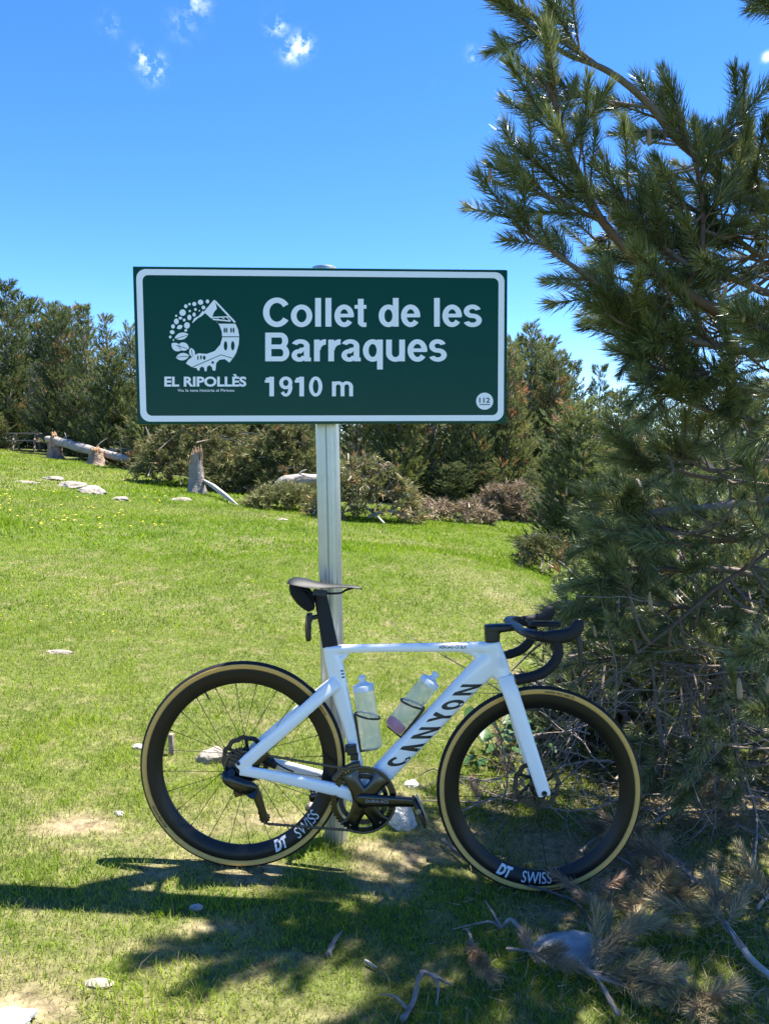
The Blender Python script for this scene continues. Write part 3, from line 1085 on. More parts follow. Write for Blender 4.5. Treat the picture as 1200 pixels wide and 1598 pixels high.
def build_wheel(root, c, rear):
    T = Matrix.Translation(c)
    prof = [(.266 + (.3135 - .266) * k / 8, -rim_face(.266 + (.3135 - .266) * k / 8)) for k in range(9)]
    prof = [(.2652, 0)] + prof
    prof = prof + [(r, -y) for r, y in prof[::-1][:-1]]
    mb = MB()
    mb.lathe(prof, 120, T, closed=True)
    wheel = mb.build('wheel', M['carbon'], root, True, 50)
    # tyre: black tread over tan sidewalls
    def tc(a):
        return (.3245 + .0148 * math.cos(a), .0150 * math.sin(a))
    mb = MB()
    mb.lathe([tc(R(a)) for a in range(-68, 69, 8)], 120, T)
    mb.build('tyre', M['rubber'], wheel)
    for sgn in (-1, 1):
        mb = MB()
        pr = [tc(sgn * R(a)) for a in range(68, 150, 9)] + [(.3120, sgn * .0095)]
        pr = [(r, h + sgn * .0002) for r, h in pr]
        mb.lathe(pr, 120, T)
        sw = mb.build('sidewall', M['tan_wall'], wheel)
        if sgn == -1:
            tx = MB()
            yw = lambda rr: -.0155
            if rear:
                ring_text(tx, 'GRAND PRIX 5000', c, .3255, .0075, R(-148), .02, outward=False, y=yw)
                ring_text(tx, 'Continental', c, .3185, .0075, R(35), .02, outward=True, y=yw)
            else:
                ring_text(tx, 'GRAND PRIX 5000 TR', c, .3185, .0075, R(90 - 12), .02, outward=True, y=yw)
                ring_text(tx, 'Continental', c, .3255, .0075, R(-83), .02, outward=False, y=yw)
            tx.build('lettering', M['black_print'], sw, False)
    # hub
    mb = MB()
    if rear:
        mb.lathe([(.008, -.062), (.012, -.062), (.012, -.055), (.022, -.05), (.022, -.02), (.027, -.018), (.027, -.012), (.015, -.008), (.013, .02), (.026, .026), (.026, .033), (.016, .036), (.012, .058), (.008, .062)], 28, T)
    else:
        mb.lathe([(.006, -.048), (.011, -.048), (.012, -.04), (.022, -.036), (.022, -.03), (.012, -.026), (.012, .02), (.027, .026), (.027, .032), (.012, .036), (.012, .046), (.006, .048)], 28, T)
    mb.build('hub', M['satin_black'], wheel)
    # spokes
    for k in range(24):
        side = -1 if k % 2 == 0 else 1
        a = 2 * math.pi * (k + .35) / 24
        cross = R(58) * (1 if (k // 2) % 2 == 0 else -1)
        r0, y0 = .024, (-.016 if rear and side < 0 else side * .031)
        p0 = Vector((r0 * math.cos(a + cross), y0, r0 * math.sin(a + cross)))
        p1 = Vector((.267 * math.cos(a), side * .001, .267 * math.sin(a)))
        mb = MB()
        mb.tube([p0 + c, p0.lerp(p1, .5) + c, p1 + c], .0011, 6)
        d = (p0 - p1).normalized()
        mb.tube([p1 + c, p1 + c + d * .011], .0021, 6)
        mb.build('spoke', M['satin_black'], wheel)
    # valve
    a = R(118) if rear else R(95)
    mb = MB()
    u = Vector((math.cos(a), 0, math.sin(a)))
    mb.tube([c + u * .267, c + u * .243], .003, 8)
    mb.tube([c + u * .243, c + u * .236], .0022, 8)
    mb.build('valve', M['gloss_black'], wheel)
    # brake disc on the far side
    mb = MB()
    n = 72
    yy = .047 if rear else .040
    ro, ri = .080, .064
    vs, fs = [], []
    for k in range(n):
        a = 2 * math.pi * k / n
        wob = .0022 * math.sin(a * 12)
        for (r_, h) in ((ro + wob, yy), (ri + wob, yy), (ri + wob, yy + .0018), (ro + wob, yy + .0018)):
            vs.append(c + Vector((r_ * math.cos(a), h, r_ * math.sin(a))))
    for k in range(n):
        k2 = (k + 1) % n
        for j in range(4):
            j2 = (j + 1) % 4
            fs.append((k * 4 + j, k2 * 4 + j, k2 * 4 + j2, k * 4 + j2))
    mb.add(vs, fs)
    disc = mb.build('brake_disc', M['dark_steel'], wheel, True, 30)
    mb = MB()
    for k in range(6):
        a = 2 * math.pi * k / 6
        p0 = Vector((.022 * math.cos(a), yy + .001, .022 * math.sin(a)))
        p1 = Vector((.066 * math.cos(a + .5), yy + .001, .066 * math.sin(a + .5)))
        mb.loft([c + p0, c + p0.lerp(p1, .5), c + p1], [.006, .005, .006], [.0012] * 3, 8)
    mb.lathe([(.014, yy - .001), (.026, yy - .001), (.026, yy + .003), (.014, yy + .003)], 24, T, True)
    mb.build('disc_carrier', M['satin_black'], disc)
    # rim print
    yf = lambda rr: -rim_face(rr) - .0007
    mb = MB()
    if rear:
        ring_text(mb, 'DT', c, .307, .036, R(-63.5), .05, .25, y=yf, width=.050)
    else:
        ring_text(mb, 'DT', c, .307, .036, R(-113.5), .05, .25, y=yf, width=.050)
    mb.build('lettering', M['silver_print'], wheel, False)
    mb = MB()
    if rear:
        ring_text(mb, 'SWISS', c, .306, .034, R(-42.5), .0, .12, y=yf, width=.098)
    else:
        ring_text(mb, 'SWISS', c, .306, .034, R(-92.3), .0, .12, y=yf, width=.098)
    mb.build('lettering', M['silver_print'], wheel, False)
    return wheel


def build_bike():
    root = empty('bicycle', B_O)
    root.rotation_euler = Matrix(((_bx.x, _by.x, _bz.x), (_bx.y, _by.y, _bz.y), (_bx.z, _by.z, _bz.z))).to_euler()
    tag(root, 'white road racing bicycle with tan wall tyres leaning on the sign post', 'bicycle')
    CR, CF = P(379, 1192), P(841, 1231)
    BB = P(567, 1249, .0)
    build_wheel(root, CR, True)
    build_wheel(root, CF, False)

    # ---- frame
    mb = MB()

    def tubepx(pts, n=20, e=2.6, both=False):
        path = [P(p[0], p[1], p[4] if len(p) > 4 else 0.0) for p in pts]
        A = [p[2] * PX for p in pts]
        B = [p[3] for p in pts]
        path2, A2, B2 = spline(path, 4), lerp_list(A, 4), lerp_list(B, 4)
        mb.loft(path2, A2, B2, n, e)
        if both:
            mb.loft([mirror(p) for p in path2], A2, B2, n, e)
    # seat tube
    tubepx([(517, 1009, 13, .014), (520, 1026, 14, .0145), (525, 1050, 14, .015), (532, 1085, 13.5, .016), (543, 1125, 11, .016), (551, 1160, 9, .017), (559, 1200, 9, .02), (566, 1243, 12, .03)])
    # top tube
    tubepx([(508, 1014, 6.0, .014), (545, 1012.5, 6.6, .017), (620, 1011, 6.6, .0175), (700, 1010.2, 7.2, .0185), (745, 1010, 8.5, .02), (772, 1012, 11, .021)], 20, 3)
    tubepx([(528, 1012, 4, .012), (541, 1019, 5, .012), (531, 1032, 3, .012)], 12)
    tubepx([(722, 1014, 4, .016), (742, 1020, 7, .017), (752, 1034, 8, .018)], 12)
    # head tube
    tubepx([(766, 1003, 14, .021), (771, 1022, 16, .021), (777, 1040, 17, .022), (785, 1057, 13, .024)], 20, 3)
    # down tube
    tubepx([(771, 1026, 19, .020), (757, 1040, 20, .022), (736, 1060, 18.5, .0235), (700, 1098, 18, .0245), (655, 1145, 18, .0255), (610, 1192, 17.5, .027), (585, 1220, 18, .030), (566, 1246, 19, .034)], 24, 3.4)
    # bottom bracket
    mb.lathe([(.0001, -.040), (.030, -.040), (.032, -.036), (.032, .036), (.030, .040), (.0001, .040)], 32, Matrix.Translation(BB))
    # stays
    tubepx([(374, 1203, 7.5, .007, .064), (400, 1206.5, 8.5, .008, .062), (440, 1214, 9, .009, .056), (490, 1225, 9.5, .010, .048), (530, 1234, 10, .014, .036), (560, 1243, 12, .018, .022)], 16, 3, True)
    tubepx([(372, 1200, 8.5, .0065, .064), (388, 1186, 10, .0065, .063), (430, 1149, 10, .0075, .056), (480, 1105, 10.3, .009, .040), (508, 1080, 10.5, .011, .024), (525, 1066, 11, .012, .010)], 16, 3, True)
    frame = fuse(mb, 'frame', M['white_paint'], root, .0033, 7)
    bvh = BVHTree.FromPolygons([v.co.copy() for v in frame.data.vertices], [tuple(p.vertices) for p in frame.data.polygons])

    def press(pts, lift=.0006):
        out = []
        for p in pts:
            h = bvh.ray_cast(Vector((p.x, -.2, p.z)), Vector((0, 1, 0)))
            out.append(Vector((p.x, (h[0].y if h[0] else p.y) - lift, p.z)))
        return out
    # name on the down tube: letters slanted so that their uprights lie level
    mb = MB()
    for ch, y0, y1 in (('C', 624, 560), ('A', 536, 482), ('N', 452, 380), ('Y', 351, 284), ('O', 273, 209), ('N', 183, 113)):
        W_ = abs(y1 - y0) / 62 * .8
        for j, piece in enumerate(glyph(ch, W_, .23, .21) if ch != 'C' else [arc(W_ * .54, .5, W_ * .54, .5, 42, 318, .23, .21, 30)]):
            for poly in piece:
                # cut long polygons so that they follow the tube
                m4 = 6
                quad = [Vector((a, b)) for a, b in poly]
                grid = []
                for i in range(m4 + 1):
                    for k in range(m4 + 1):
                        u, v = i / m4, k / m4
                        g = quad[0].lerp(quad[1], u).lerp(quad[3].lerp(quad[2], u), v)
                        yy = y0 + (y1 - y0) * g.x / W_
                        xx = 1083 + (125 - yy) * .967 - 128 * g.y
                        grid.append(P(480 + xx / 4, 1040 + yy / 4, .024))
                if ch in 'CO':
                    grid = None
                    pts = []
                    for g in quad:
                        yy = y0 + (y1 - y0) * g.x / W_
                        xx = 1083 + (125 - yy) * .967 - 128 * g.y
                        pts.append(P(480 + xx / 4, 1040 + yy / 4, .024))
                    mb.add(press(pts, .0006 + .0001 * j), [(0, 1, 2, 3)])
                else:
                    mb.add(press(grid, .0006 + .00015 * j), [(i * (m4 + 1) + k, i * (m4 + 1) + k + 1, (i + 1) * (m4 + 1) + k + 1, (i + 1) * (m4 + 1) + k) for i in range(m4) for k in range(m4)])
    mb.build('lettering', M['black_print'], frame, False)
    mb = MB()
    v, f, asp = font_mesh('AEROAD CF SLX', .02)
    v, f = finer(v, f, 1)
    mb.add(press([P(685 + x * 43, 1012.6 - .2 - y * 5.0, .02) for x, y in v], .0008), f)
    mb.build('lettering', M['black_print'], frame, False)
    mb = MB()
    for k, (x, y) in enumerate(((533.5, 1048), (534.5, 1053), (535.5, 1058))):
        mb.add(press([P(x - 2.5, y - 1.3, .02), P(x + 2, y - 1.3, .02), P(x + 2.4, y + 1.0, .02), P(x - 2.1, y + 1.0, .02)], .0008), [(0, 1, 2, 3)])
    mb.build('lettering', M['black_print'], frame, False)
    mb = MB()
    mb.lathe([(.0001, -.0035), (.006, -.003), (.006, .001)], 14, Matrix.Translation(P(372, 1192, .069)))
    mb.build('axle_cap', M['satin_black'], frame)
    # black insert behind the dropout
    mb = MB()
    mb.loft([P(392, 1194, .052), P(405, 1184, .05), P(416, 1176, .05)], [.012, .016, .012], [.004] * 3, 12)
    mb.build('dropout', M['gloss_black'], root)

    # ---- fork
    mb = MB()

    def bladepx(pts, both=True):
        path = spline([P(p[0], p[1], p[4]) for p in pts], 4)
        A = lerp_list([p[2] * PX for p in pts], 4)
        B = lerp_list([p[3] for p in pts], 4)
        mb.loft(path, A, B, 18, 3.0)
        if both:
            mb.loft([mirror(p) for p in path], A, B, 18, 3.0)
    bladepx([(789, 1058, 13, .018, .012), (795, 1075, 13, .012, .030), (808, 1113, 12.3, .010, .038), (823, 1159, 11.6, .009, .045), (838, 1205, 11, .0085, .051), (848, 1236, 10.5, .008, .054), (850, 1243, 10, .007, .0545)])
    bladepx([(784, 1060.5, 12.5, .020, 0), (789, 1066, 13, .026, 0), (793, 1074, 12, .030, 0)], False)
    fuse(mb, 'fork', M['fork_paint'], root, .003, 5)

    # ---- seat post, saddle, bag, light
    mb = MB()
    path = [P(499, 925), P(507, 965), P(515.5, 1009)]
    mb.loft(spline(path, 4), lerp_list([10 * PX, 11.3 * PX, 12.6 * PX], 4), lerp_list([.010, .011, .0115], 4), 20, 2.6)
    mb.build('seat_post', M['matte_black'], root, True, 60)
    mb = MB()
    # saddle: sections along its length: (px of the middle line top, half width, side drop)
    sect = [(450, 905.5, .052, .012), (453, 901.5, .066, .018), (460, 899.5, .070, .026), (472, 900.5, .0665, .030), (484, 903.5, .058, .029), (497, 908, .043, .022), (512, 910.5, .030, .014), (530, 911.6, .0235, .010), (550, 912.5, .0205, .009), (561, 914.5, .017, .008), (566, 917.5, .010, .006)]
    rows = []
    for (px, py, hw, drop) in sect:
        c = P(px, py, 0)
        top, bot = [], []
        for j in range(13):
            t = (j - 6) / 6
            dip = -.004 * math.exp(-(t * 4) ** 2)
            zz = -drop * abs(t) ** 2.4 + dip
            top.append(c + Vector((0, t * hw, zz)))
        for j in range(11, 0, -1):
            t = (j - 6) / 6
            bot.append(c + Vector((0, t * hw * .97, -drop * abs(t) ** 2.4 - .007 * (1 - .3 * abs(t)))))
        rows.append(top + bot)
    n = len(rows[0])
    vs = [p for r_ in rows for p in r_]
    fs = [(i * n + k, i * n + (k + 1) % n, (i + 1) * n + (k + 1) % n, (i + 1) * n + k) for i in range(len(rows) - 1) for k in range(n)]
    fs += [tuple(range(n))[::-1], tuple((len(rows) - 1) * n + k for k in range(n))]
    mb.add(vs, fs)
    saddle = mb.build('saddle', M['saddle_skin'], root, True, 70)
    md = saddle.modifiers.new('s', 'SUBSURF')
    md.levels = md.render_levels = 1
    for w in (.022, -.022):
        mb = MB()
        mb.tube(spline([P(462, 911, 0), P(478, 921, w), P(492, 925.5, w), P(528, 926, w), P(540, 921, w * .7), P(552, 917, w * .3)], 4), .0038, 8)
        mb.build('rail', M['carbon'], saddle)
    mb = MB()
    mb.box(P(500, 925), (.045, .052, .016), Matrix.Rotation(R(8), 3, 'Y'))
    mb.tube([P(500, 925, .03), P(500, 925, -.03)], .008, 12)
    mb.build('saddle_clamp', M['satin_black'], saddle)
    mb = MB()
    mb.tube(spline([P(496, 962), P(488, 964), P(482, 962)], 3), .008, 10)
    mb.box(P(484.5, 963.5), (.012, .02, .03))
    lb = mb.build('tail_light', M['satin_black'], root)
    mb = MB()
    mb.loft(spline([P(482.5, 957.5), P(482, 962), P(481.3, 980), P(481.3, 996), P(481.5, 1000.5)], 3), lerp_list([3.2 * PX, 4.4 * PX, 4.5 * PX, 4.4 * PX, 3.0 * PX], 3), lerp_list([.010, .0135, .0135, .0135, .010], 3), 16, 3)
    mb.build('light_body', M['satin_black'], lb)
    mb = MB()
    mb.loft(spline([P(479.8, 961), P(479, 980), P(479, 995)], 3), lerp_list([2.6 * PX, 2.9 * PX, 2.6 * PX], 3), lerp_list([.0128, .0138, .0128], 3), 14, 3)
    mb.build('lens', M['red_lens'], lb)

    # ---- cockpit
    mb = MB()
    tub = lambda pts, A, B, e=3.0: mb.loft(spline([P(*p) for p in pts], 4), lerp_list([a * PX for a in A], 4), lerp_list(B, 4), 20, e)
    tub([(768.5, 1002), (768, 990), (767.5, 975.5)], [11.5, 12, 12.5], [.019, .02, .021], 3.6)
    tub([(757, 981), (775, 980.5), (795, 979), (812, 978)], [6.5, 7.5, 6.2, 4.5], [.020, .021, .023, .03], 3.2)
    # wing-shaped tops running out to both sides
    ztop = P(806, 977)
    def wing(s):
        pts = []
        for (w, dx, dz, A, B) in ((0, 0, 0, .019, .0105), (.05, -.004, .001, .019, .0095), (.11, -.008, .001, .017, .010), (.155, -.003, 0, .0155, .0135), (.185, .012, -.002, .015, .0155), (.199, .034, -.006, .0155, .0155)):
            pts.append((ztop + Vector((dx, -s * w, dz)), A, B))
        path = spline([p[0] for p in pts], 4)
        A, B = lerp_list([p[1] for p in pts], 4), lerp_list([p[2] for p in pts], 4)
        vs, n = [], 16
        for i, p in enumerate(path):
            t = (path[min(i + 1, len(path) - 1)] - path[max(i - 1, 0)]).normalized()
            u = t.cross(Vector((0, 0, 1))).normalized()
            w_ = u.cross(t).normalized()
            for k in range(n):
                a = 2 * math.pi * k / n
                vs.append(p + u * A[i] * math.cos(a) + w_ * B[i] * math.sin(a))
        fs = [(i * n + k, i * n + (k + 1) % n, (i + 1) * n + (k + 1) % n, (i + 1) * n + k) for i in range(len(path) - 1) for k in range(n)]
        fs += [tuple(range(n))[::-1], tuple((len(path) - 1) * n + k for k in range(n))]
        mb.add(vs, fs)
    wing(1)
    wing(-1)
    bar_o = fuse(mb, 'handlebar', M['satin_black'], root, .003, 6)
    e0 = ztop + Vector((.034, -.199, -.006))
    for s in (1, -1):
        mb = MB()
        pts = [e0 - Vector((.012, 0, -.002)), P(862, 997, .20), P(869, 1006, .202), P(871, 1019, .204), P(865, 1034, .206), P(852, 1047, .208), P(832, 1056, .21), P(806, 1061, .212)]
        pth = spline(pts, 5)
        if s < 0:
            pth = [mirror(p) for p in pth]
        mb.tube(pth, [.0158 + .0009 * (1 if (i % 3 == 0) else 0) for i in range(len(pth))], 16)
        mb.build('drop', M['bar_tape'], bar_o, True, 60)
        mb = MB()
        ep, ep2 = P(806, 1061, .212), P(803.5, 1061.5, .212)
        if s < 0:
            ep, ep2 = mirror(ep), mirror(ep2)
        mb.tube([ep, ep2], [.0155, .014], 16)
        mb.build('end_plug', M['satin_black'], bar_o)
        # hood and lever
        mb = MB()
        hp = [(848, 993.5, 7, .0135), (864, 994, 10.5, .0175), (880, 992.5, 11, .018), (893, 988, 10.5, .0175), (900, 980, 10.5, .0165), (903.5, 972, 8.5, .014), (904.5, 967.5, 5, .009)]
        path = spline([P(a, b, .203) for a, b, _, _ in hp], 4)
        if s < 0:
            path = [mirror(p) for p in path]
        mb.loft(path, lerp_list([k[2] * PX * .93 for k in hp], 4), lerp_list([k[3] for k in hp], 4), 18, 2.5)
        hood = mb.build('hood', M['matte_black'], root, True, 60)
        mb = MB()
        lp = [(900, 989, 5, .006), (904, 1000, 5, .007), (905, 1016, 4.2, .008), (905.5, 1034, 3.2, .007), (907, 1049, 1.4, .004)]
        path = spline([P(a, b, .205) for a, b, _, _ in lp], 4)
        if s < 0:
            path = [mirror(p) for p in path]
        mb.loft(path, lerp_list([k[2] * PX * .9 for k in lp], 4), lerp_list([k[3] for k in lp], 4), 12, 2.5)
        mb.build('brake_lever', M['satin_black'], hood, True, 60)
    # computer on its mount
    mb = MB()
    mb.loft([P(806, 982), P(820, 983), P(838, 981)], [3 * PX] * 3, [.012] * 3, 10, 3)
    mnt = mb.build('computer_mount', M['satin_black'], root)
    mb = MB()
    c = P(849, 974)
    tilt = Matrix.Rotation(R(0.5), 3, 'Y')
    mb.box(c, (.098, .056, .013), tilt)
    mb.box(c + Vector((0, 0, .0075)), (.088, .048, .003), tilt)
    cp = mb.build('computer', M['matte_black'], mnt, True)
    bv = cp.modifiers.new('b', 'BEVEL')
    bv.width = .003
    bv.segments = 2
    mb = MB()
    mb.box(c + Vector((-.005, 0, .0095)), (.062, .042, .0015), tilt)
    mb.build('screen', M['gloss_black'], mnt)

    # ---- drive train
    CC = P(567, 1249, .046)
    mb = MB()
    n = 54
    ro, rr, ri = .1085, .1035, .0875
    vs, fs = [], []
    for k in range(n * 4):
        a = 2 * math.pi * k / (n * 4)
        r_ = (ro, ro - .001, rr, rr)[k % 4]
        for (q, h) in ((r_, -.0018), (ri, -.0030), (ri, .0018), (r_, .0018)):
            vs.append(CC + Vector((q * math.cos(a), h, q * math.sin(a))))
    m = n * 4
    for k in range(m):
        k2 = (k + 1) % m
        for j in range(4):
            j2 = (j + 1) % 4
            fs.append((k * 4 + j, k2 * 4 + j, k2 * 4 + j2, k * 4 + j2))
    mb.add(vs, fs)
    ring = mb.build('chainring', M['gloss_black'], root, True, 25)
    mb = MB()
    mb.lathe([(.0815, .008), (.076, .008), (.066, .0085), (.066, .011), (.0815, .011)], 80, Matrix.Translation(CC), True)
    mb.build('inner_ring', M['satin_black'], ring, True, 25)
    mb = MB()
    for ang in (52, 118, -52, -118):
        a = R(ang)
        u = Vector((math.cos(a), 0, math.sin(a)))
        mb.loft(spline([CC + u * .015 + Vector((0, -.006, 0)), CC + u * .045 + Vector((0, -.006, 0)), CC + u * .075 + Vector((0, -.004, 0)), CC + u * .097 + Vector((0, -.002, 0))], 3),
                lerp_list([.030, .023, .024, .033], 3), lerp_list([.006, .0055, .005, .0035], 3), 14, 3)
    mb.lathe([(.0001, -.014), (.022, -.013), (.026, -.009), (.026, .004)], 28, Matrix.Translation(CC))
    spider = mb.build('spider', M['gloss_black'], ring, True, 50)
    for ang in (52, 118, -52, -118):
        a = R(ang)
        mb = MB()
        mb.lathe([(.0001, -.0075), (.0045, -.007), (.0045, .0)], 12, Matrix.Translation(CC + Vector((.088 * math.cos(a), 0, .088 * math.sin(a)))))
        mb.build('bolt', M['steel'], ring)
    # crank arms and pedals
    for s in (1, -1):
        mb = MB()
        w0 = .058
        c0, c1 = P(567, 1249, w0), P(651, 1252.5, .066)
        if s < 0:
            c0 = mirror(c0)
            c1 = mirror(Vector((2 * BB.x - c1.x, c1.y, 2 * BB.z - c1.z)))
        mb.loft(spline([c0 - (c1 - c0) * .11, c0, c0.lerp(c1, .35), c0.lerp(c1, .75), c1, c1 + (c1 - c0) * .055], 4), lerp_list([.014, .0215, .0185, .016, .0145, .008], 4), lerp_list([.005, .009, .0085, .008, .0075, .004], 4), 18, 3.2)
        crank = mb.build('crank', M['gloss_black'], root, True, 60)
        if s > 0:
            mb = MB()
            v, f, asp = font_mesh('DURA-ACE', .015, 1.0, .2)
            mb.add([P(570 + x * 38, 1253.0 + x * 1.4 - y * 4.6, .070) for x, y in v], f)
            mb.build('lettering', M['grey_print'], crank, False)
        # pedal: axle towards the rider's foot, platform and clip plate hanging
        mb = MB()
        sy = -1 if s > 0 else 1
        mb.tube([c1, c1 + Vector((0, sy * .03, 0))], .0075, 12)
        mb.tube([c1 + Vector((0, sy * .02, 0)), c1 + Vector((0, sy * .085, 0))], [.011, .009], 14)
        ped = mb.build('pedal', M['steel'], root)
        mb = MB()
        rot = Matrix.Rotation(R(66), 3, 'Y')
        cc = c1 + Vector((.004, sy * .055, -.006))
        mb.loft([cc + rot @ Vector((-.045, 0, 0)), cc + rot @ Vector((-.02, 0, 0)), cc + rot @ Vector((.015, 0, 0)), cc + rot @ Vector((.05, 0, -.004))], [.005, .010, .009, .006], [.020, .030, .031, .024], 14, 3)
        mb.build('pedal_body', M['satin_black'], ped, True, 50)
        mb = MB()
        mb.loft(spline([cc + rot @ Vector((-.046, 0, .011)), cc + rot @ Vector((-.01, 0, .0125)), cc + rot @ Vector((.03, 0, .011))], 3), lerp_list([.002, .0022, .002], 3), lerp_list([.022, .031, .024], 3), 12, 3.5)
        mb.build('clip_plate', M['bright_steel'], ped, True, 50)
    # cassette
    CRn = CR
    cas = empty('cassette', (0, 0, 0), (0, 0, 0), root)
    for k in range(9):
        r_ = .0255 + .0042 * k
        yy = -.050 + .0037 * k
        nt_ = 11 + 2 * k
        vs, fs = [], []
        m = nt_ * 4
        for j in range(m):
            a = 2 * math.pi * j / m
            q = r_ + (.002, .002, -.0016, -.0016)[j % 4]
            for (qq, h) in ((q, yy - .0008), (q - .011, yy - .0008), (q - .011, yy + .0008), (q, yy + .0008)):
                vs.append(CRn + Vector((qq * math.cos(a), h, qq * math.sin(a))))
        for j in range(m):
            j2 = (j + 1) % m
            for i in range(4):
                i2 = (i + 1) % 4
                fs.append((j * 4 + i, j2 * 4 + i, j2 * 4 + i2, j * 4 + i2))
        mb = MB()
        mb.add(vs, fs)
        mb.build('sprocket', M['dark_steel'], cas, True, 25)
    # rear derailleur
    mb = MB()
    w = .055
    mb.loft(spline([P(352, 1204, w), P(356, 1214, w + .006), P(368, 1222, w + .01), P(384, 1229, w + .008), P(397, 1234, w)], 4), lerp_list([5 * PX, 10 * PX, 11 * PX, 12 * PX, 9 * PX], 4), lerp_list([.008, .014, .016, .016, .012], 4), 14, 3)
    mb.tube([P(361, 1206, .05), P(361, 1206, .074)], .012, 16)
    mb.tube([P(393, 1238, .044), P(393, 1238, .07)], .017, 18)
    mb.box(P(374, 1236, .06), (.034, .022, .022), Matrix.Rotation(R(-20), 3, 'Y'))
    der = mb.build('rear_derailleur', M['gloss_black'], root, True, 50)
    for w2 in (.062, .046):
        mb = MB()
        mb.loft(spline([P(396, 1228, w2), P(403, 1246, w2), P(408, 1262, w2), P(414, 1282, w2)], 4), lerp_list([7 * PX, 6.5 * PX, 6 * PX, 7 * PX], 4), lerp_list([.0018] * 4, 4), 10, 3)
        mb.build('cage', M['gloss_black'], der, True, 50)
    for (px, py) in ((398, 1240), (413, 1277)):
        mb = MB()
        cp = P(px, py, .054)
        vs, fs = [], []
        m = 44
        for j in range(m):
            a = 2 * math.pi * j / m
            q = .0185 if j % 4 < 2 else .0155
            vs += [cp + Vector((q * math.cos(a), -.0028, q * math.sin(a))), cp + Vector((q * math.cos(a), .0028, q * math.sin(a)))]
        fs = [(2 * j, 2 * ((j + 1) % m), 2 * ((j + 1) % m) + 1, 2 * j + 1) for j in range(m)] + [tuple(range(0, 2 * m, 2)), tuple(range(1, 2 * m, 2))[::-1]]
        mb.add(vs, fs)
        mb.build('jockey_wheel', M['satin_black'], der, False)
    mb = MB()
    mb.tube(spline([P(424, 1180, .03), P(430, 1190, .05), P(444, 1199, .058), P(458, 1205, .055)], 5), .0028, 8)
    mb.build('cable', M['satin_black'], root)
    # front derailleur
    mb = MB()
    mb.box(P(549, 1170, .028), (.032, .032, .030), Matrix.Rotation(R(-8), 3, 'Y'))
    mb.box(P(553, 1181, .036), (.026, .022, .022))
    mb.box(P(541, 1168, .03), (.010, .026, .022))
    fd = mb.build('front_derailleur', M['satin_black'], root, True)
    bv = fd.modifiers.new('b', 'BEVEL')
    bv.width = .003
    bv.segments = 2
    mb = MB()
    path = []
    for k in range(8):
        a = R(148 - k * 7.5)
        path.append(CC + Vector((.1135 * math.cos(a), .002, .1135 * math.sin(a))))
    mb.loft(path, [.007] * 8, [.0012] * 8, 10, 4)
    mb.loft([p + Vector((0, .012, 0)) for p in path], [.010] * 8, [.0012] * 8, 10, 4)
    mb.build('derailleur_cage', M['chain_steel'], fd, True, 40)
    # chain: alternating plates along its run
    run = []
    up0 = CR + Vector((.004, -.040, .052))
    a_top = R(112)
    up1 = CC + Vector((.1055 * math.cos(a_top), 0, .1055 * math.sin(a_top)))
    run += [up0.lerp(up1, k / 12) for k in range(12)]
    for k in range(30):
        a = R(112 - (112 + 112) * k / 29)
        run.append(CC + Vector((.1055 * math.cos(a), 0, .1055 * math.sin(a))))
    lo0 = run[-1]
    lo1 = P(413, 1277, .054) + Vector((.003, 0, -.0185))
    run += [lo0.lerp(lo1, (k + 1) / 12) for k in range(12)]
    run += [P(404, 1268, .054), P(405, 1256, .054), P(409, 1243, .054), P(402, 1232, .05)]
    for k in range(10):
        a = R(-60 - k * 20)
        run.append(CR + Vector((.052 * math.cos(a), -.040, .052 * math.sin(a))))
    mb = MB()
    # resample at half pitch
    segs = []
    total = 0
    cum = [0]
    for i in range(len(run) - 1):
        total += (run[i + 1] - run[i]).length
        cum.append(total)
    step = .0127
    nn = int(total / step)
    ptsr = []
    j = 0
    for i in range(nn + 1):
        s_ = i * step
        while j < len(cum) - 2 and cum[j + 1] < s_:
            j += 1
        t = (s_ - cum[j]) / max(cum[j + 1] - cum[j], 1e-9)
        ptsr.append(run[j].lerp(run[j + 1], min(t, 1)))
    for i in range(nn):
        a, b = ptsr[i], ptsr[i + 1]
        d = b - a
        e = d.normalized() * .003
        ww = .0030 if i % 2 else .0020
        for sgn in (-1, 1):
            off = Vector((0, sgn * ww, 0))
            mb.loft([a - e + off, a + off, a.lerp(b, .5) + off, b + off, b + e + off], [.0022, .0041, .0030, .0041, .0022], [.0006] * 5, 6, 2.2)
        mb.tube([a + Vector((0, -.0036, 0)), a + Vector((0, .0036, 0))], .0022, 6)
    mb.build('chain', M['chain_steel'], root, True, 40)
    # brake callipers on the far side
    mb = MB()
    mb.loft([P(826, 1190, -.055), P(833, 1212, -.055), P(838, 1228, -.053)], [.010, .016, .012], [.014, .02, .014], 12, 3)
    mb.build('brake_calliper', M['satin_black'], root)
    mb = MB()
    mb.loft([P(398, 1180, -.058), P(416, 1186, -.058), P(432, 1196, -.056)], [.010, .016, .012], [.014, .018, .014], 12, 3)
    mb.build('brake_calliper', M['satin_black'], root)
    mb = MB()
    mb.lathe([(.0001, .002), (.008, .0), (.010, .006), (.010, .02)], 16, Matrix.Translation(P(850, 1240, .066)))
    mb.build('axle_cap', M['satin_black'], root)

    # ---- bottle cages
    def basis(a, b):
        d = (b - a).normalized()
        return d
    b1t, b1b = P(567.5, 1077), P(581, 1168)
    b2t, b2b = P(668, 1068), P(612.5, 1138)
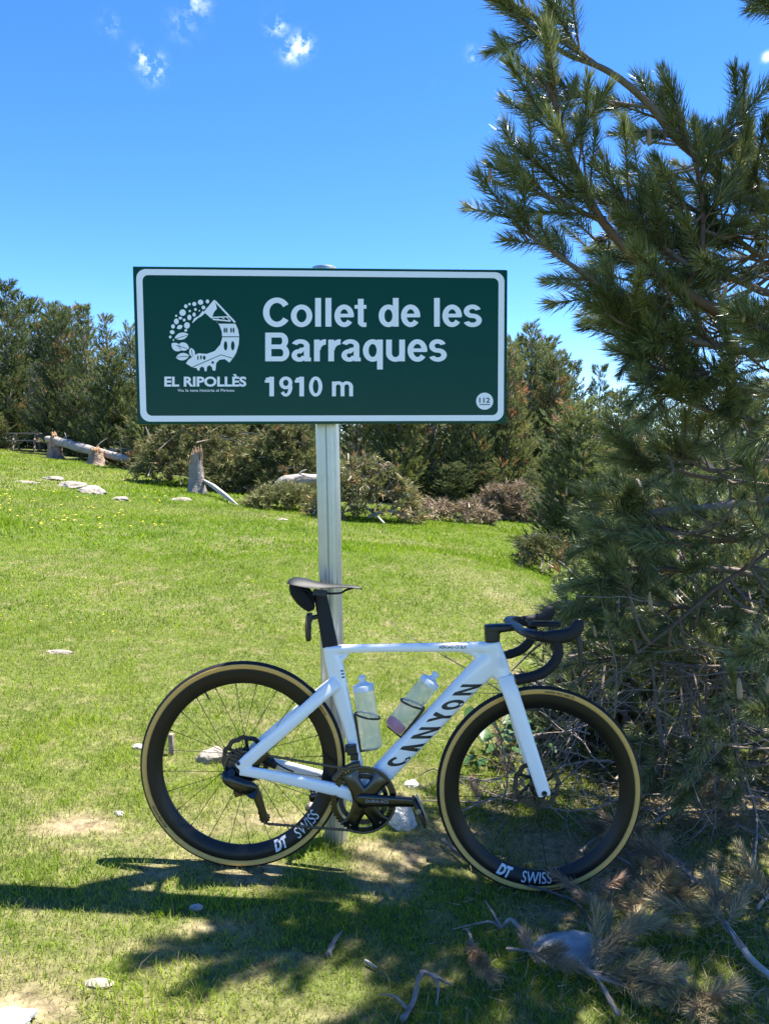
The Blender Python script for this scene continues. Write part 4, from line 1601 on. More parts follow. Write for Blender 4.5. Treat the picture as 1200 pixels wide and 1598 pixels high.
    for (t, b, sgn, hw) in ((b1t, b1b, 1, .0362), (b2t, b2b, -1, .0362)):
        ax = (t - b).normalized()
        side = Vector((ax.z, 0, -ax.x)) * (-1 if sgn > 0 else 1)     # towards the tube
        mb = MB()
        L = (t - b).length
        back = b + side * (hw + .004)
        mb.loft([back - ax * .004, back + ax * L * .3, back + ax * L * .62], [.004] * 3, [.011, .008, .011], 10, 3)
        mb.loft([back - ax * .004 + side * 0, b - ax * .004 - side * .012, b - ax * .004 - side * .02], [.0022] * 3, [.010, .009, .006], 8, 3)
        ringp = []
        for k in range(31):
            a = R(-168 + 336 * k / 30)
            ringp.append(b + ax * (L * (.56 - .07 * math.cos(a)))
                         + (-side * math.cos(a) * (hw + .003)) + Vector((0, 1, 0)) * math.sin(a) * (hw + .003))
        mb.tube([p for p in ringp], .0034, 8)
        for sy in ():
            mb.tube(spline([back + ax * L * .05, b + ax * L * .12 + Vector((0, sy * (hw + .002), 0)) * .8 + side * hw * .55, ringp[0 if sy < 0 else -1]], 5), .0028, 8)
        mb.build('bottle_cage', M['satin_black'], root, True, 50)
    return root, (b1t, b1b, b2t, b2b)


def build_bottle(name, label, t, b, hw, root, liquid):
    """soft drinking bottle: lathe along its axis"""
    Mw = root.matrix_world
    T_, B_ = Mw @ t, Mw @ b
    ax = (T_ - B_).normalized()
    o = empty(name, B_)
    o.rotation_euler = Vector((0, 1, 0)).rotation_difference(ax).to_euler()
    tag(o, label, 'bottle', 'drinking bottles on the bicycle')
    L = (T_ - B_).length
    mb = MB()
    prof = [(.0001, .003), (hw * .80, .001), (hw * .96, .005), (hw, .014), (hw, L * .20), (hw * .975, L * .22), (hw * .975, L * .24), (hw, L * .26), (hw, L * .58), (hw * .955, L * .62), (hw * .955, L * .65), (hw * .99, L * .69),
            (hw * .99, L * .93), (hw * .93, L * .985), (hw * .88, L)]
    mb.lathe(prof, 48)
    mb.build('body', M['bottle_plastic'], o, True, 50)
    mb = MB()
    mb.lathe([(.0001, .006), (hw * .92, .006), (hw * .95, .014), (hw * .95, liquid), (.0001, liquid + .001)], 40)
    if liquid < .06:
        mb.build('drink', M['pink_drink'], o, True, 40)
    cap = MB()
    cap.lathe([(hw * .90, L * .985), (hw * .99, L * .99), (hw * .99, L + .013), (hw * .93, L + .017), (hw * .62, L + .021), (hw * .40, L + .025), (hw * .33, L + .028), (.0001, L + .028)], 40)
    c_ = cap.build('cap', M['bottle_cap'], o, True, 40)
    noz = MB()
    noz.lathe([(hw * .30, L + .026), (hw * .28, L + .034), (hw * .36, L + .037), (hw * .36, L + .044), (hw * .26, L + .048), (.0001, L + .048)], 24)
    noz.build('nozzle', M['bottle_cap'], c_, True, 40)
    return o


bike, (_b1t, _b1b, _b2t, _b2b) = build_bike()
bpy.context.view_layer.update()
_bt1 = build_bottle('drinking_bottle', 'nearly empty translucent bottle standing upright against the seat tube', _b1t, _b1b, .0355, bike, 1.0)
_bt2 = build_bottle('drinking_bottle', 'translucent bottle with a little pink drink tilted on the sloping down tube', _b2t, _b2b, .0345, bike, .030)
# small red mark on the tilted bottle
_mb = MB()
_c = []
for _k in range(4):
    _a = R(-112 + (0, 14, 14, 0)[_k])
    _h = .118 + (0, 0, .010, .010)[_k]
    _c.append((.0349 * math.sin(_a + R(130)), _h, -.0349 * math.cos(_a + R(130))))
_mb.add(_c, [(0, 1, 2, 3)])
_mb.build('mark', M['red_print'], _bt2, False)


def build_bag():
    o = empty('saddle_bag', bike.matrix_world @ P(476, 940))
    o.rotation_euler = bike.rotation_euler
    tag(o, 'small black wedge bag strapped under the saddle', 'bag')
    off = P(476, 940)
    mb = MB()
    pts = [(459, 909, 8, .034), (465, 921, 13, .040), (474, 934, 13, .036), (482, 945, 10, .026), (486, 953, 5, .014)]
    mb.loft(spline([P(a, b) - off for a, b, _, _ in pts], 4), lerp_list([k[2] * PX for k in pts], 4), lerp_list([k[3] for k in pts], 4), 20, 3)
    mb.build('pouch', M['bag_cloth'], o, True, 60)
    mb = MB()
    mb.loft([P(470, 915) - off, P(482, 921) - off, P(492, 940) - off], [.003] * 3, [.043, .042, .02], 12, 4)
    mb.build('strap', M['matte_black'], o, True, 60)
    mb = MB()
    mb.tube(spline([P(464, 930, .02) - off, P(465, 938, .02) - off, P(470, 944, .015) - off], 3), .003, 6)
    mb.build('pull_tab', M['matte_black'], o, True, 60)


build_bag()

# ------------------------------------------------------------------ foliage shapes
def unit(v):
    return v / np.maximum(np.linalg.norm(v, axis=-1, keepdims=True), 1e-9)


def rand_dirs(n, g=rng):
    return unit(g.normal(size=(n, 3)))


def leaf_tris(Pt, D, L, Wd, g=rng):
    """one slim triangle for each leaf: base point, direction, length, width"""
    side = unit(np.cross(D, rand_dirs(len(D), g)))
    a = Pt - side * Wd[:, None] / 2
    b = Pt + side * Wd[:, None] / 2
    c = Pt + D * L[:, None]
    return np.stack([a, b, c], 1).reshape(-1, 3)


def clumps(P0, D0, per, size, wid, spread=.9, g=rng, tint=None, dry=None):
    """tufts of needles: at each P0 pointing roughly along D0"""
    n = len(P0)
    Pt = np.repeat(P0, per, 0)
    D = np.repeat(D0, per, 0)
    dd = unit(D + rand_dirs(n * per, g) * spread)
    Pt = Pt + D * (g.uniform(-.55, .55, (n * per, 1)) * size)
    L = size * g.uniform(.55, 1.15, n * per)
    V = leaf_tris(Pt, dd, L, wid * g.uniform(.7, 1.3, n * per), g)
    t0 = np.clip(g.normal(.45, .2, n), 0, 1) if tint is None else tint
    t = np.clip(np.repeat(t0, per) + g.normal(0, .13, n * per), 0, 1)
    d0 = np.zeros(n) if dry is None else dry
    d = np.clip(np.repeat(d0, per), 0, 1)
    return V, np.repeat(t, 3), np.repeat(d, 3)


def tri_mesh(name, V, mats, tint, dry):
    n = len(V) // 3
    return np_mesh(name, V, [np.arange(n * 3).reshape(n, 3)], mats, False, {'tint': tint, 'dry': dry})


def far_pine(seed, Ht, Rr, bare=.03, lean=0.0, dead=0.0, gaps=.06, rnd=.62):
    """mountain pine: tapered trunk, whorled limbs that turn up at the ends, tufts of needles on side twigs"""
    g = np.random.default_rng(seed)
    tr = MB()
    trunk = [Vector((lean * (h / Ht) ** 1.5 * Ht + .05 * math.sin(h * 1.7 + seed), .05 * math.cos(h * 1.3 + seed), h)) for h in np.linspace(-.1, Ht * .97, 12)]
    tr.tube(trunk, [max(.018 * Ht * (1 - .93 * i / 11), .010) for i in range(12)], 8)
    P0, D0, TI = [], [], []
    z = bare * Ht
    while z < Ht * .99:
        f = z / Ht
        rad = Rr * (1 - f) ** rnd * (.72 + .28 * min(1, f * 5)) * g.uniform(.6, 1.2)
        nb = int(g.integers(6, 9))
        a0 = g.uniform(0, 6.28)
        tx = lean * f ** 1.5 * Ht
        for k in range(nb):
            if g.random() < gaps:
                continue
            a = a0 + 6.283 * k / nb + g.normal(0, .25)
            zb = min(z + Ht * g.normal(0, .022), Ht * .98)
            ln = max(rad * g.uniform(.6, 1.15), .26)
            up = .05 + .7 * f + g.normal(0, .12)
            pts = []
            for t in np.linspace(0, 1, 6):
                pts.append(Vector((tx + math.cos(a) * ln * t, math.sin(a) * ln * t, zb + ln * (up * t * .55 + .38 * t * t - .20 * math.sin(t * 3.1)))))
            tr.tube(pts, [.007 + .011 * (1 - t) * ln for t in np.linspace(0, 1, 6)], 4, False)
            if g.random() < dead:
                for q in range(4):
                    t = g.uniform(.3, .95)
                    p = pts[0].lerp(pts[-1], t)
                    tr.tube([p, p + Vector((math.cos(a + g.normal(0, .8)) * .35, math.sin(a + g.normal(0, .8)) * .35, g.normal(.0, .15)))], [.008, .003], 3, False)
                continue
            bt = g.normal(.45, .14)
            nt_ = max(4, int(ln * 8))
            for q in range(nt_):
                t = .12 + .88 * (q + g.random()) / nt_
                i = min(int(t * 5), 4)
                p = pts[i].lerp(pts[i + 1], t * 5 - i)
                out = Vector((math.cos(a), math.sin(a), .35))
                sd = 1 if q % 2 else -1
                tw = Vector((-math.sin(a) * sd, math.cos(a) * sd, g.uniform(.0, .6)))
                tl = ln * .48 * (1.15 - t) * g.uniform(.5, 1.2) + .08
                dr = (out * .7 + tw * .9).normalized()
                m = max(1, int(tl / .11))
                for j in range(m):
                    P0.append(p + dr * tl * (j + 1) / m + Vector((0, 0, .25 * tl * ((j + 1) / m) ** 2)))
                    D0.append((dr * .6 + out * .35 + Vector((0, 0, .6))).normalized())
                    TI.append(bt)
            P0.append(pts[-1])
            D0.append(Vector((math.cos(a) * .5, math.sin(a) * .5, .9)).normalized())
            TI.append(bt + .1)
        z += Ht * g.uniform(.030, .044)
    for q in range(4):
        P0.append(trunk[-1] - Vector((0, 0, .1 * q)))
        D0.append(Vector((0, 0, 1)))
        TI.append(.5)
    P0, D0, TI = np.array(P0), np.array(D0), np.array(TI)
    n = len(P0)
    tint = np.clip(TI + g.normal(0, .13, n), 0, 1)
    dry = (g.random(n) < .03) * g.uniform(.3, .9, n) + .8 * (vnoise(P0[:, 0] * 2.2 + seed, P0[:, 2] * 2.2 + P0[:, 1], 1.0, seed) > .90)
    V, t, d = clumps(P0, D0, 15, .17, .026, .62, g, tint, np.clip(dry, 0, 1))
    tmesh = tr.build('trunk', M['bark_far'], None)
    cm = tri_mesh('crown', V, M['far_needle'], t, d)
    me = tmesh.data
    bpy.data.objects.remove(tmesh)
    print('far pine', seed, n)
    return me, cm, n


PROTO = [far_pine(11, 7.2, 1.95, .02, 0, .04, .05, .66), far_pine(23, 7.6, 1.75, .08, .02, .05, .06, .72), far_pine(37, 6.4, 2.0, .02, -.02, .0, .05, .56), far_pine(41, 5.6, 1.8, .02, .03, .03, .05, .55),
         far_pine(59, 6.8, 1.5, .22, .01, .22, .2, .75), far_pine(67, 5.0, 1.3, .06, -.03, .75, .1, .7)]
PH = [7.2, 7.6, 6.4, 5.6, 6.8, 5.0]


def place_pine(px, Y, top, k, label, group, wide=1.0, name='pine_tree', rot=None):
    b = at(px, 700, Y)
    z0 = gzf(b.x, Y)
    t = at(px, top, Y)
    h = max(t.z - z0, 1.2)
    o = empty(name, (b.x, Y, z0 - .05), (0, 0, rot if rot is not None else random.uniform(0, 6.28)))
    s = h / PH[k]
    o.scale = (s * wide * random.uniform(.92, 1.08), s * wide * random.uniform(.92, 1.08), s)
    tag(o, label, 'tree', group)
    link('trunk', PROTO[k][0], o)
    link('crown', PROTO[k][1], o)
    return o


FRONT = [  # px, distance, px of the top, kind, width, label
    (-62, 35.5, 425, 0, 1.15, 'tall dark pine cut by the left edge of the picture behind the picnic table'),
    (14, 35.0, 440, 1, 1.2, 'tallest pine of the wood, straight behind the picnic table'),
    (66, 33.5, 565, 5, 1.1, 'thin grey pine with bare dead limbs just right of the picnic table'),
    (98, 33.5, 478, 2, .9, 'bushy olive pine behind the snapped end of the fallen trunk'),
    (140, 31.5, 476, 1, .95, 'narrow pointed pine above the middle of the fallen trunk'),
    (176, 28.8, 540, 3, 1.0, 'shorter rounded pine behind the thin end of the fallen trunk'),
    (208, 30.0, 505, 0, .9, 'pine whose crown is cut by the left edge of the green sign'),
    (262, 26.5, 520, 2, 1.0, 'pine hidden behind the emblem of the sign, foot showing above the fallen crown'),
    (330, 24.5, 530, 0, 1.05, 'pine behind the sign straight above the split stump'),
    (398, 22.5, 520, 3, 1.0, 'pine behind the sign above the right end of the fallen crown'),
    (455, 21.2, 520, 2, 1.0, 'pine behind the sign just left of the post'),
    (556, 20.2, 520, 4, 1.1, 'pine with leaning grey trunk just right of the sign post'),
    (622, 19.6, 530, 3, 1.0, 'low branched pine under the middle of the lower sign edge, right of the post'),
    (676, 20.2, 525, 4, 1.15, 'dark trunked pine at the wood edge under the altitude line of the sign'),
    (732, 19.8, 545, 2, .9, 'pine at the wood edge under the round sticker of the sign'),
    (790, 20.5, 540, 2, .9, 'pine at the wood edge half hidden by the right end of the sign'),
    (826, 23.5, 506, 0, 1.0, 'tallest pine right of the sign, pointed top against the sky'),
    (868, 22.5, 548, 2, .95, 'second tallest pine in the gap between the sign and the near pine'),
    (932, 24.5, 572, 4, 1.15, 'slender pine with open crown standing alone against the sky right of the sign'),
    (985, 21.5, 632, 2, .95, 'low brownish pine partly behind the branches of the near pine'),
    (1050, 22.5, 628, 3, 1.1, 'pine seen through the branches of the near pine, below its bare horizontal limb'),
    (1120, 21.5, 600, 0, 1.0, 'pine behind the thick of the near pine, second from the right edge'),
    (1195, 22.0, 590, 2, 1.1, 'pine behind the near pine at the right edge of the picture'),
]


def build_forest():
    for (px, Y, top, k, w, lab) in FRONT:
        place_pine(px, Y, top, k, lab, 'pines along the edge of the wood', w)
    back = [(-30, 39, 436), (45, 40, 452), (85, 38, 470), (122, 39, 486), (172, 36, 498), (235, 34, 500), (300, 31, 490), (365, 29, 500), (430, 27, 505), (500, 26, 505), (570, 25, 505), (640, 25, 510),
            (705, 25, 512), (768, 27, 520), (850, 30, 545), (890, 29, 572), (960, 30, 605), (1010, 29, 628), (848, 26, 535), (800, 25, 530), (1080, 29, 620), (1160, 28, 590)]
    ords = ['leftmost', 'second', 'third', 'fourth', 'fifth', 'sixth', 'seventh', 'eighth', 'ninth']
    lefts = sorted(b[0] for b in back if b[0] < 215)
    rights = sorted(b[0] for b in back if b[0] >= 790)
    for i, (px, Y, top) in enumerate(back):
        lf = px < 215
        mid = 215 <= px < 790
        place_pine(px, Y, top + random.uniform(-8, 8), (i * 2 + 1) % 5,
                   ('%s pine top from the left edge in the back row left of the sign' % ords[lefts.index(px)]).replace('leftmost pine top from the left edge', 'leftmost pine top') if lf else
                   ('pine deep in the wood behind the sign, seen only as dark foliage below it' if mid else ('%s pine counted rightwards in the back row right of the sign' % ords[rights.index(px)]).replace('leftmost pine counted rightwards', 'leftmost pine')),
                   'back row pines left of the sign' if lf else ('back row pines behind the sign' if mid else 'back row pines right of the sign'), 1.15)
    place_pine(900, 13.2, 618, 3, 'young pine standing closer on the grass, throwing a shadow across the turf behind the handlebar', 'pines along the edge of the wood', 1.25)
    # saplings and bushes that close the foot of the wood
    low = [(-8, 33.2, 640), (120, 31.6, 620), (160, 30, 640), (225, 27.5, 640), (420, 21.8, 690), (500, 20.6, 690), (590, 19.0, 735), (640, 19.4, 735), (705, 18.9, 730), (760, 19.2, 720), (830, 18.8, 735), (890, 18.6, 720), (950, 19, 715), (1020, 18.5, 720), (1100, 18, 720), (1170, 18, 715)]
    labs = ['low pine bush just behind the picnic table', 'low bush behind the first torn stump', 'low bush behind the middle of the fallen trunk', 'low bush left of the fallen crown under the sign corner',
            'dark bush under the sign between fallen crown and post', 'low bush right behind the sign post', 'small pine bush right of the sign post above the grey brush pile', 'small pine bush at the wood edge between two dark trunks',
            'dark green low bush at the wood edge under the sign sticker', 'small bush behind the rusty dead heap', 'small bush just right of the rusty dead heap', 'sunlit bush beside the lowest left shoots of the near pine',
            'bush behind the near pine left of its bare limb', 'bush behind the near pine above its bare limb', 'bush behind the near pine, last but one from the right edge', 'bush behind the near pine at the right edge']
    for i, ((px, Y, top), lab) in enumerate(zip(low, labs)):
        place_pine(px, Y, top, (3, 2, 0, 5)[i % 4] if i % 4 != 3 else 3, lab, 'bushes at the foot of the wood', 1.9, 'pine_bush')


build_forest()


# ------------------------------------------------------------------ fallen timber, stumps, stones
def noisy_tube(mb, path, rad, n, amp, seed, mi=0, cap=True):
    g = np.random.default_rng(seed)
    b0 = len(mb.v)
    mb.tube(path, rad, n, cap, mi)
    for i in range(b0, len(mb.v)):
        p = mb.v[i]
        mb.v[i] = tuple(np.array(p) + g.normal(0, amp, 3))


def build_timber():
    def stump(px, py, r, h, label, seed, split=False):
        p = on_ground(px, py)
        o = empty('tree_stump', p)
        tag(o, label, 'stump')
        g = np.random.default_rng(seed)
        mb = MB()
        n, rows = 18, 7
        vs = []
        for i in range(rows):
            t = i / (rows - 1)
            for k in range(n):
                a = 2 * math.pi * k / n
                rr = r * (1.25 - .45 * t ** .5) * (1 + .10 * math.sin(3 * a + seed) + .06 * math.sin(7 * a)) * (1 + (.55 * (1 - t) ** 3) * (.5 + .5 * math.sin(4 * a + seed))) * (1 + .16 * mnoise.noise(Vector((math.cos(a) * 3, math.sin(a) * 3, t * 2 + seed))))
                zt = h * (.80 if split else .7) + h * (.0 if i < rows - 1 else g.uniform(-.22, .14))
                vs.append(Vector((rr * math.cos(a), rr * math.sin(a), -.08 + (zt + .08) * t)))
        fs = [(i * n + k, i * n + (k + 1) % n, (i + 1) * n + (k + 1) % n, (i + 1) * n + k) for i in range(rows - 1) for k in range(n)]
        mb.add(vs, fs)
        mb.build('bark', M['bark_far' if split else 'stump_wood'], o, True, 60)
        mb = MB()
        for k in range(13):
            a = g.uniform(0, 6.28)
            q = r * .72 * math.sqrt(g.random())
            hh = h * (g.uniform(.75, 1.15) if not split else g.uniform(.8, 1.02 + .12 * (math.cos(a) > .2)))
            mb.tube([Vector((q * math.cos(a), q * math.sin(a), h * .3)), Vector((q * math.cos(a) * 1.02, q * math.sin(a) * 1.02, hh * .85)), Vector((q * math.cos(a) * 1.05 + g.normal(0, .02), q * math.sin(a), hh))], [r * .30, r * .22, r * .03], 5)
        mb.build('torn_wood', M['wood_torn'], o, False)
        return o
    stump(87, 716, .28, .9, 'torn stump under the snapped end of the fallen trunk', 3)
    stump(150, 724, .28, .56, 'low splintered stump beneath the middle of the fallen trunk', 5)
    stump(307, 769, .17, 1.02, 'upright snapped stump with pale splintered top in front of the fallen crown', 9, True)

    # fallen trunks
    def trunk(pts, rad, label, seed, mname='log_grey', twigs=4, name='fallen_log'):
        path = spline([Vector(p) for p in pts], 5)
        c = path[0].copy()
        o = empty(name, c)
        tag(o, label, 'log')
        mb = MB()
        rr = lerp_list(rad, 5)
        noisy_tube(mb, [p - c for p in path], rr, 12, .01, seed)
        mb.build('stem', M[mname], o, True, 60)
        g = np.random.default_rng(seed)
        for k in range(twigs):
            i = int(g.integers(2, len(path) - 1))
            d = Vector((g.normal(.3, .6), g.normal(0, .5), abs(g.normal(.2, .5)))).normalized()
            tw = MB()
            a = path[i] - c
            ln = g.uniform(.3, .9)
            tw.tube(spline([a, a + d * ln * .5 + Vector((0, 0, .05)), a + d * ln], 3), [.03, .025, .022, .02, .016, .012, .006], 5)
            tw.build('broken_limb', M[mname], o)
        return o
    Y0 = on_ground(87, 716).y
    trunk([at(72, 684, Y0 + .3), at(88, 688, Y0 - .1), at(120, 697, Y0 - .6), at(165, 708, Y0 - 1.5), at(225, 722, Y0 - 3.0)], [.08, .15, .165, .14, .09], 'long grey fallen trunk lying across the two torn stumps', 2, twigs=5)
    trunk([at(150, 706, Y0 + .6), at(180, 704, Y0 - .4), at(225, 706, Y0 - 1.4)], [.12, .12, .08], 'thinner pale fallen trunk behind the long grey one', 4, twigs=2)
    Yl = on_ground(470, 800).y + 1.6
    trunk([at(430, 758, Yl), at(447, 750, Yl), at(472, 748, Yl + .2), at(510, 749, Yl + .5)], [.06, .10, .115, .11], 'thick grey log lying just left of the sign post', 6, twigs=2)
    trunk([at(440, 762, Yl - .3), at(458, 760, Yl - .3), at(474, 763, Yl - .2)], [.04, .05, .04], 'short grey log below the thick log beside the sign post', 8, twigs=1)
    p0, p1 = on_ground(318, 770), on_ground(371, 792)
    o = empty('wood_splinter', p0)
    tag(o, 'long pale split slab of wood leaning from the upright snapped stump', 'wood')
    mb = MB()
    a, b = Vector((.02, 0, .30)), p1 - p0 + Vector((0, 0, .05))
    mb.loft([a, a.lerp(b, .3) + Vector((0, 0, .02)), a.lerp(b, .7), b], [.02, .045, .05, .008], [.04, .05, .04, .01], 8, 3, Vector((0, 1, 0)))
    mb.build('slab', M['stick_white'], o, True, 40)
    # branches lying right of the post
    sticks = [((490, 806), (512, 790), 'pale bent stick on the grass just left of the sign post', .022), ((545, 795), (600, 822), 'bleached branch poking from the brush pile right of the post', .035), ((575, 812), (645, 816), 'thin bleached branch lying along the foot of the brush pile', .03)]
    for i, (q0, q1, lab, r_) in enumerate(sticks):
        a, b = on_ground(*q0), on_ground(*q1)
        a.z += .06
        b.z += .06
        o = empty('fallen_branch', a)
        tag(o, lab, 'branch')
        mb = MB()
        mid = (b - a) * .5 + Vector((0, 0, .14))
        noisy_tube(mb, spline([Vector((0, 0, 0)), mid, b - a], 4), lerp_list([r_, r_ * .85, r_ * .4], 4), 7, .004, i)
        mb.build('stem', M['stick_white'], o, True, 60)
        mb = MB()
        mb.tube(spline([mid, mid + Vector((.12, .1, .22)), mid + Vector((.3, .1, .3))], 3), [r_ * .5, r_ * .45, r_ * .4, r_ * .35, r_ * .3, r_ * .2, r_ * .1], 5)
        mb.build('side_branch', M['stick_white'], o, True, 60)


build_timber()


def mound(name, label, cat, c, rx, ry, rz, n, droop, mname, twig_m, seed, size=.16, wid=.024, per=20, dryp=.08, ntw=60, tint0=.5, kind=None):
    """heap of felled pine branches: bent limbs with tufts hanging over the outside"""
    g = np.random.default_rng(seed)
    o = empty(name, c)
    tag(o, label, cat, kind=kind)
    P0, D0 = [], []
    tw = MB()
    for i in range(n):
        a = g.uniform(0, 6.283)
        u = g.uniform(0, 1) ** .55
        lump = .72 + .5 * float(vnoise(math.cos(a) * u * 1.7 + seed, math.sin(a) * u * 1.7, 1.6, seed))
        x, y = rx * u * math.cos(a), ry * u * math.sin(a)
        z = rz * (1 - u ** 2.2) ** .7 * lump
        gr = gzf(c[0] + x, c[1] + y) - c[2]
        for _ in range(3):
            j = g.normal(0, .07, 3)
            P0.append((x + j[0], y + j[1], gr + max(z * g.uniform(.72, 1.04), .02) + j[2] * .6))
            d = np.array([math.cos(a) * u + droop[0], math.sin(a) * u + droop[1], .35 + droop[2]]) + g.normal(0, .35, 3)
            D0.append(d / np.linalg.norm(d))
        if i < ntw:
            p = Vector((x * .95, y * .95, gr + z * g.uniform(.6, 1.08)))
            d = Vector((g.normal(droop[0], .7), g.normal(droop[1], .6), g.normal(.1, .35))).normalized()
            ln = g.uniform(.25, .8) * max(rx, .8) * .5
            tw.tube(spline([p - d * ln, p + Vector((0, 0, .06)), p + d * ln * .8 + Vector((0, 0, -.05))], 3), lerp_list([.016, .012, .004], 3), 4, False)
    P0, D0 = np.array(P0), np.array(D0)
    m = len(P0)
    tint = np.clip(tint0 + .22 * np.sin(P0[:, 0] * 4 + seed) * np.cos(P0[:, 1] * 3 + P0[:, 2] * 5) + g.normal(0, .15, m), 0, 1)
    dry = (g.random(m) < dryp) * g.uniform(.4, 1, m)
    V, t, d = clumps(P0, D0, per, size, wid, .8, g, tint, dry)
    me = tri_mesh('foliage', V, M[mname], t, d)
    tag(link('foliage', me, o), kind='stuff')
    tag(tw.build('twigs', M[twig_m], o), kind='stuff')
    return o


def gp(px, py, dy=0.0):
    p = on_ground(px, py)
    return Vector((p.x * (p.y + dy) / p.y, p.y + dy, gzf(p.x * (p.y + dy) / p.y, p.y + dy)))


def build_mounds():
    mound('fallen_pine', 'big olive crown of the fallen pine behind the upright snapped stump', 'tree', gp(318, 770, 2.5), 1.8, 1.2, 1.9, 620, (.5, -.25, -.15), 'fallen_needle', 'twig_pale', 3, ntw=70)
    mound('fallen_pine', 'lower olive heap of felled boughs right of the upright snapped stump', 'tree', gp(392, 780, 2.4), 1.15, .8, 1.2, 380, (.6, -.3, -.25), 'fallen_needle', 'twig_pale', 5, ntw=24)
    mound('fallen_pine', 'brown bristling end of the fallen trunk at the lower left sign corner', 'tree', gp(246, 738, .9), .95, .8, 1.05, 220, (.5, -.2, .3), 'fallen_needle', 'twig_pale', 7, dryp=.45, ntw=90, tint0=.35)
    mound('fallen_pine', 'felled green crown behind the thick log left of the post', 'tree', gp(455, 792, 3.0), 1.3, .8, 1.6, 330, (.2, -.3, -.1), 'fallen_needle', 'twig_pale', 9, ntw=30, tint0=.4)
    mound('juniper_bush', 'low golden green juniper bush spreading left of the sign post', 'bush', gp(448, 798, .4), .78, .5, .42, 230, (.0, -.1, .4), 'fallen_needle', 'twig_dark', 11, .11, .02, ntw=8, tint0=.7, dryp=.0)
    mound('brush_pile', 'pale grey green brush pile right of the sign post', 'brush', gp(572, 818, .9), 1.0, .6, 1.05, 210, (.1, -.3, -.1), 'fallen_needle', 'twig_pale', 13, ntw=190, tint0=.75, dryp=.2)
    mound('brush_pile', 'low heap of bleached twigs at the foot of the dark trunks', 'brush', gp(700, 816, .6), 1.0, .4, .38, 60, (.1, -.3, .0), 'dead_needle', 'twig_pale', 15, ntw=60)
    mound('dead_bush', 'rusty brown dead heap at the wood edge between sign and near pine', 'brush', gp(795, 816, .8), .75, .5, .85, 170, (.1, -.2, .1), 'dead_needle', 'twig_pale', 17, ntw=50, tint0=.35)
    mound('brush_pile', 'brown twiggy brush along the grass edge right of the rusty heap', 'brush', gp(850, 820, .5), 1.0, .4, .42, 90, (.1, -.3, .0), 'dead_needle', 'twig_pale', 19, ntw=85, tint0=.7)
    mound('pine_sapling', 'sunlit young pine growing on the bank left of the near pine', 'tree', gp(855, 905, .8), .42, .4, .5, 80, (-.2, -.2, .5), 'fallen_needle', 'twig_dark', 21, .10, .013, 26, ntw=20, tint0=.3, dryp=.04)
    mound('brush_pile', 'bleached branches heaped behind the near pine below its bare limb', 'brush', gp(1040, 840, 2.5), 1.5, .8, 1.1, 130, (.0, -.3, .0), 'fallen_needle', 'twig_pale', 23, ntw=130, tint0=.6, dryp=.3)
    for (px, Y, rx, ry, rz, n, lab, sd) in ((1010, 3.75, .55, .35, .62, 150, 'dark low pine growth behind the front tyre under the near pine', 31), (1150, 3.8, .65, .4, 1.0, 230, 'dark low pine growth at the right edge under the near pine', 33),
                                          (925, 3.9, .3, .3, .36, 60, 'low dark growth behind the handlebar under the near pine', 35), (1100, 4.8, 1.1, .5, 1.35, 330, 'dense green undergrowth behind the foot of the near pine', 37)):
        x = (px - CX) / F * Y
        mound('undergrowth_bush', lab, 'bush', Vector((x, Y, gzf(x, Y))), rx, ry, rz, n, (-.2, -.2, .5), 'needle', 'twig_dark', sd, .08, .0065, 34, ntw=60, tint0=.3, dryp=.05)


build_mounds()


def rock(px, py, sx, sy, sz, label, seed, mname='stone_white', sink=.35, rotz=0.0):
    p = on_ground(px, py)
    g = np.random.default_rng(seed)
    mb = MB()
    n, rows = 36, 20
    vs = []
    ph = Vector(g.uniform(0, 60, 3))
    planes = [(Vector(rand_dirs(1, g)[0]), g.uniform(.62, .9)) for _ in range(7)]
    for i in range(rows + 1):
        th = math.pi * i / rows
        for k in range(n):
            a = 2 * math.pi * k / n
            d = Vector((math.sin(th) * math.cos(a), math.sin(th) * math.sin(a), math.cos(th)))
            r_ = 1 + .30 * mnoise.noise(d * 1.3 + ph)
            for nv, dist in planes:
                c = d.dot(nv)
                if c > .05:
                    r_ = min(r_, dist / c)
            r_ += .07 * mnoise.noise(d * 4 + ph) + .035 * mnoise.noise(d * 9 + ph) + .02 * mnoise.noise(d * 19 + ph)
            vs.append(Vector((d.x * sx, d.y * sy, d.z * sz)) * r_)
    fs = [(i * n + k, i * n + (k + 1) % n, (i + 1) * n + (k + 1) % n, (i + 1) * n + k) for i in range(rows) for k in range(n)]
    mb.add(vs, fs)
    o = mb.build('rock', M[mname], None, True, 24)
    o.location = (p.x, p.y, p.z + sz * (1 - 2 * sink) * .5 - .12 * sz)
    o.rotation_euler = (g.normal(0, .06), g.normal(0, .06), rotz)
    tag(o, label, 'rock', 'stones lying in the meadow')
    ROCK_SPOTS.append((p.x, p.y, (sx + sy) / 2 * .9))
    return o


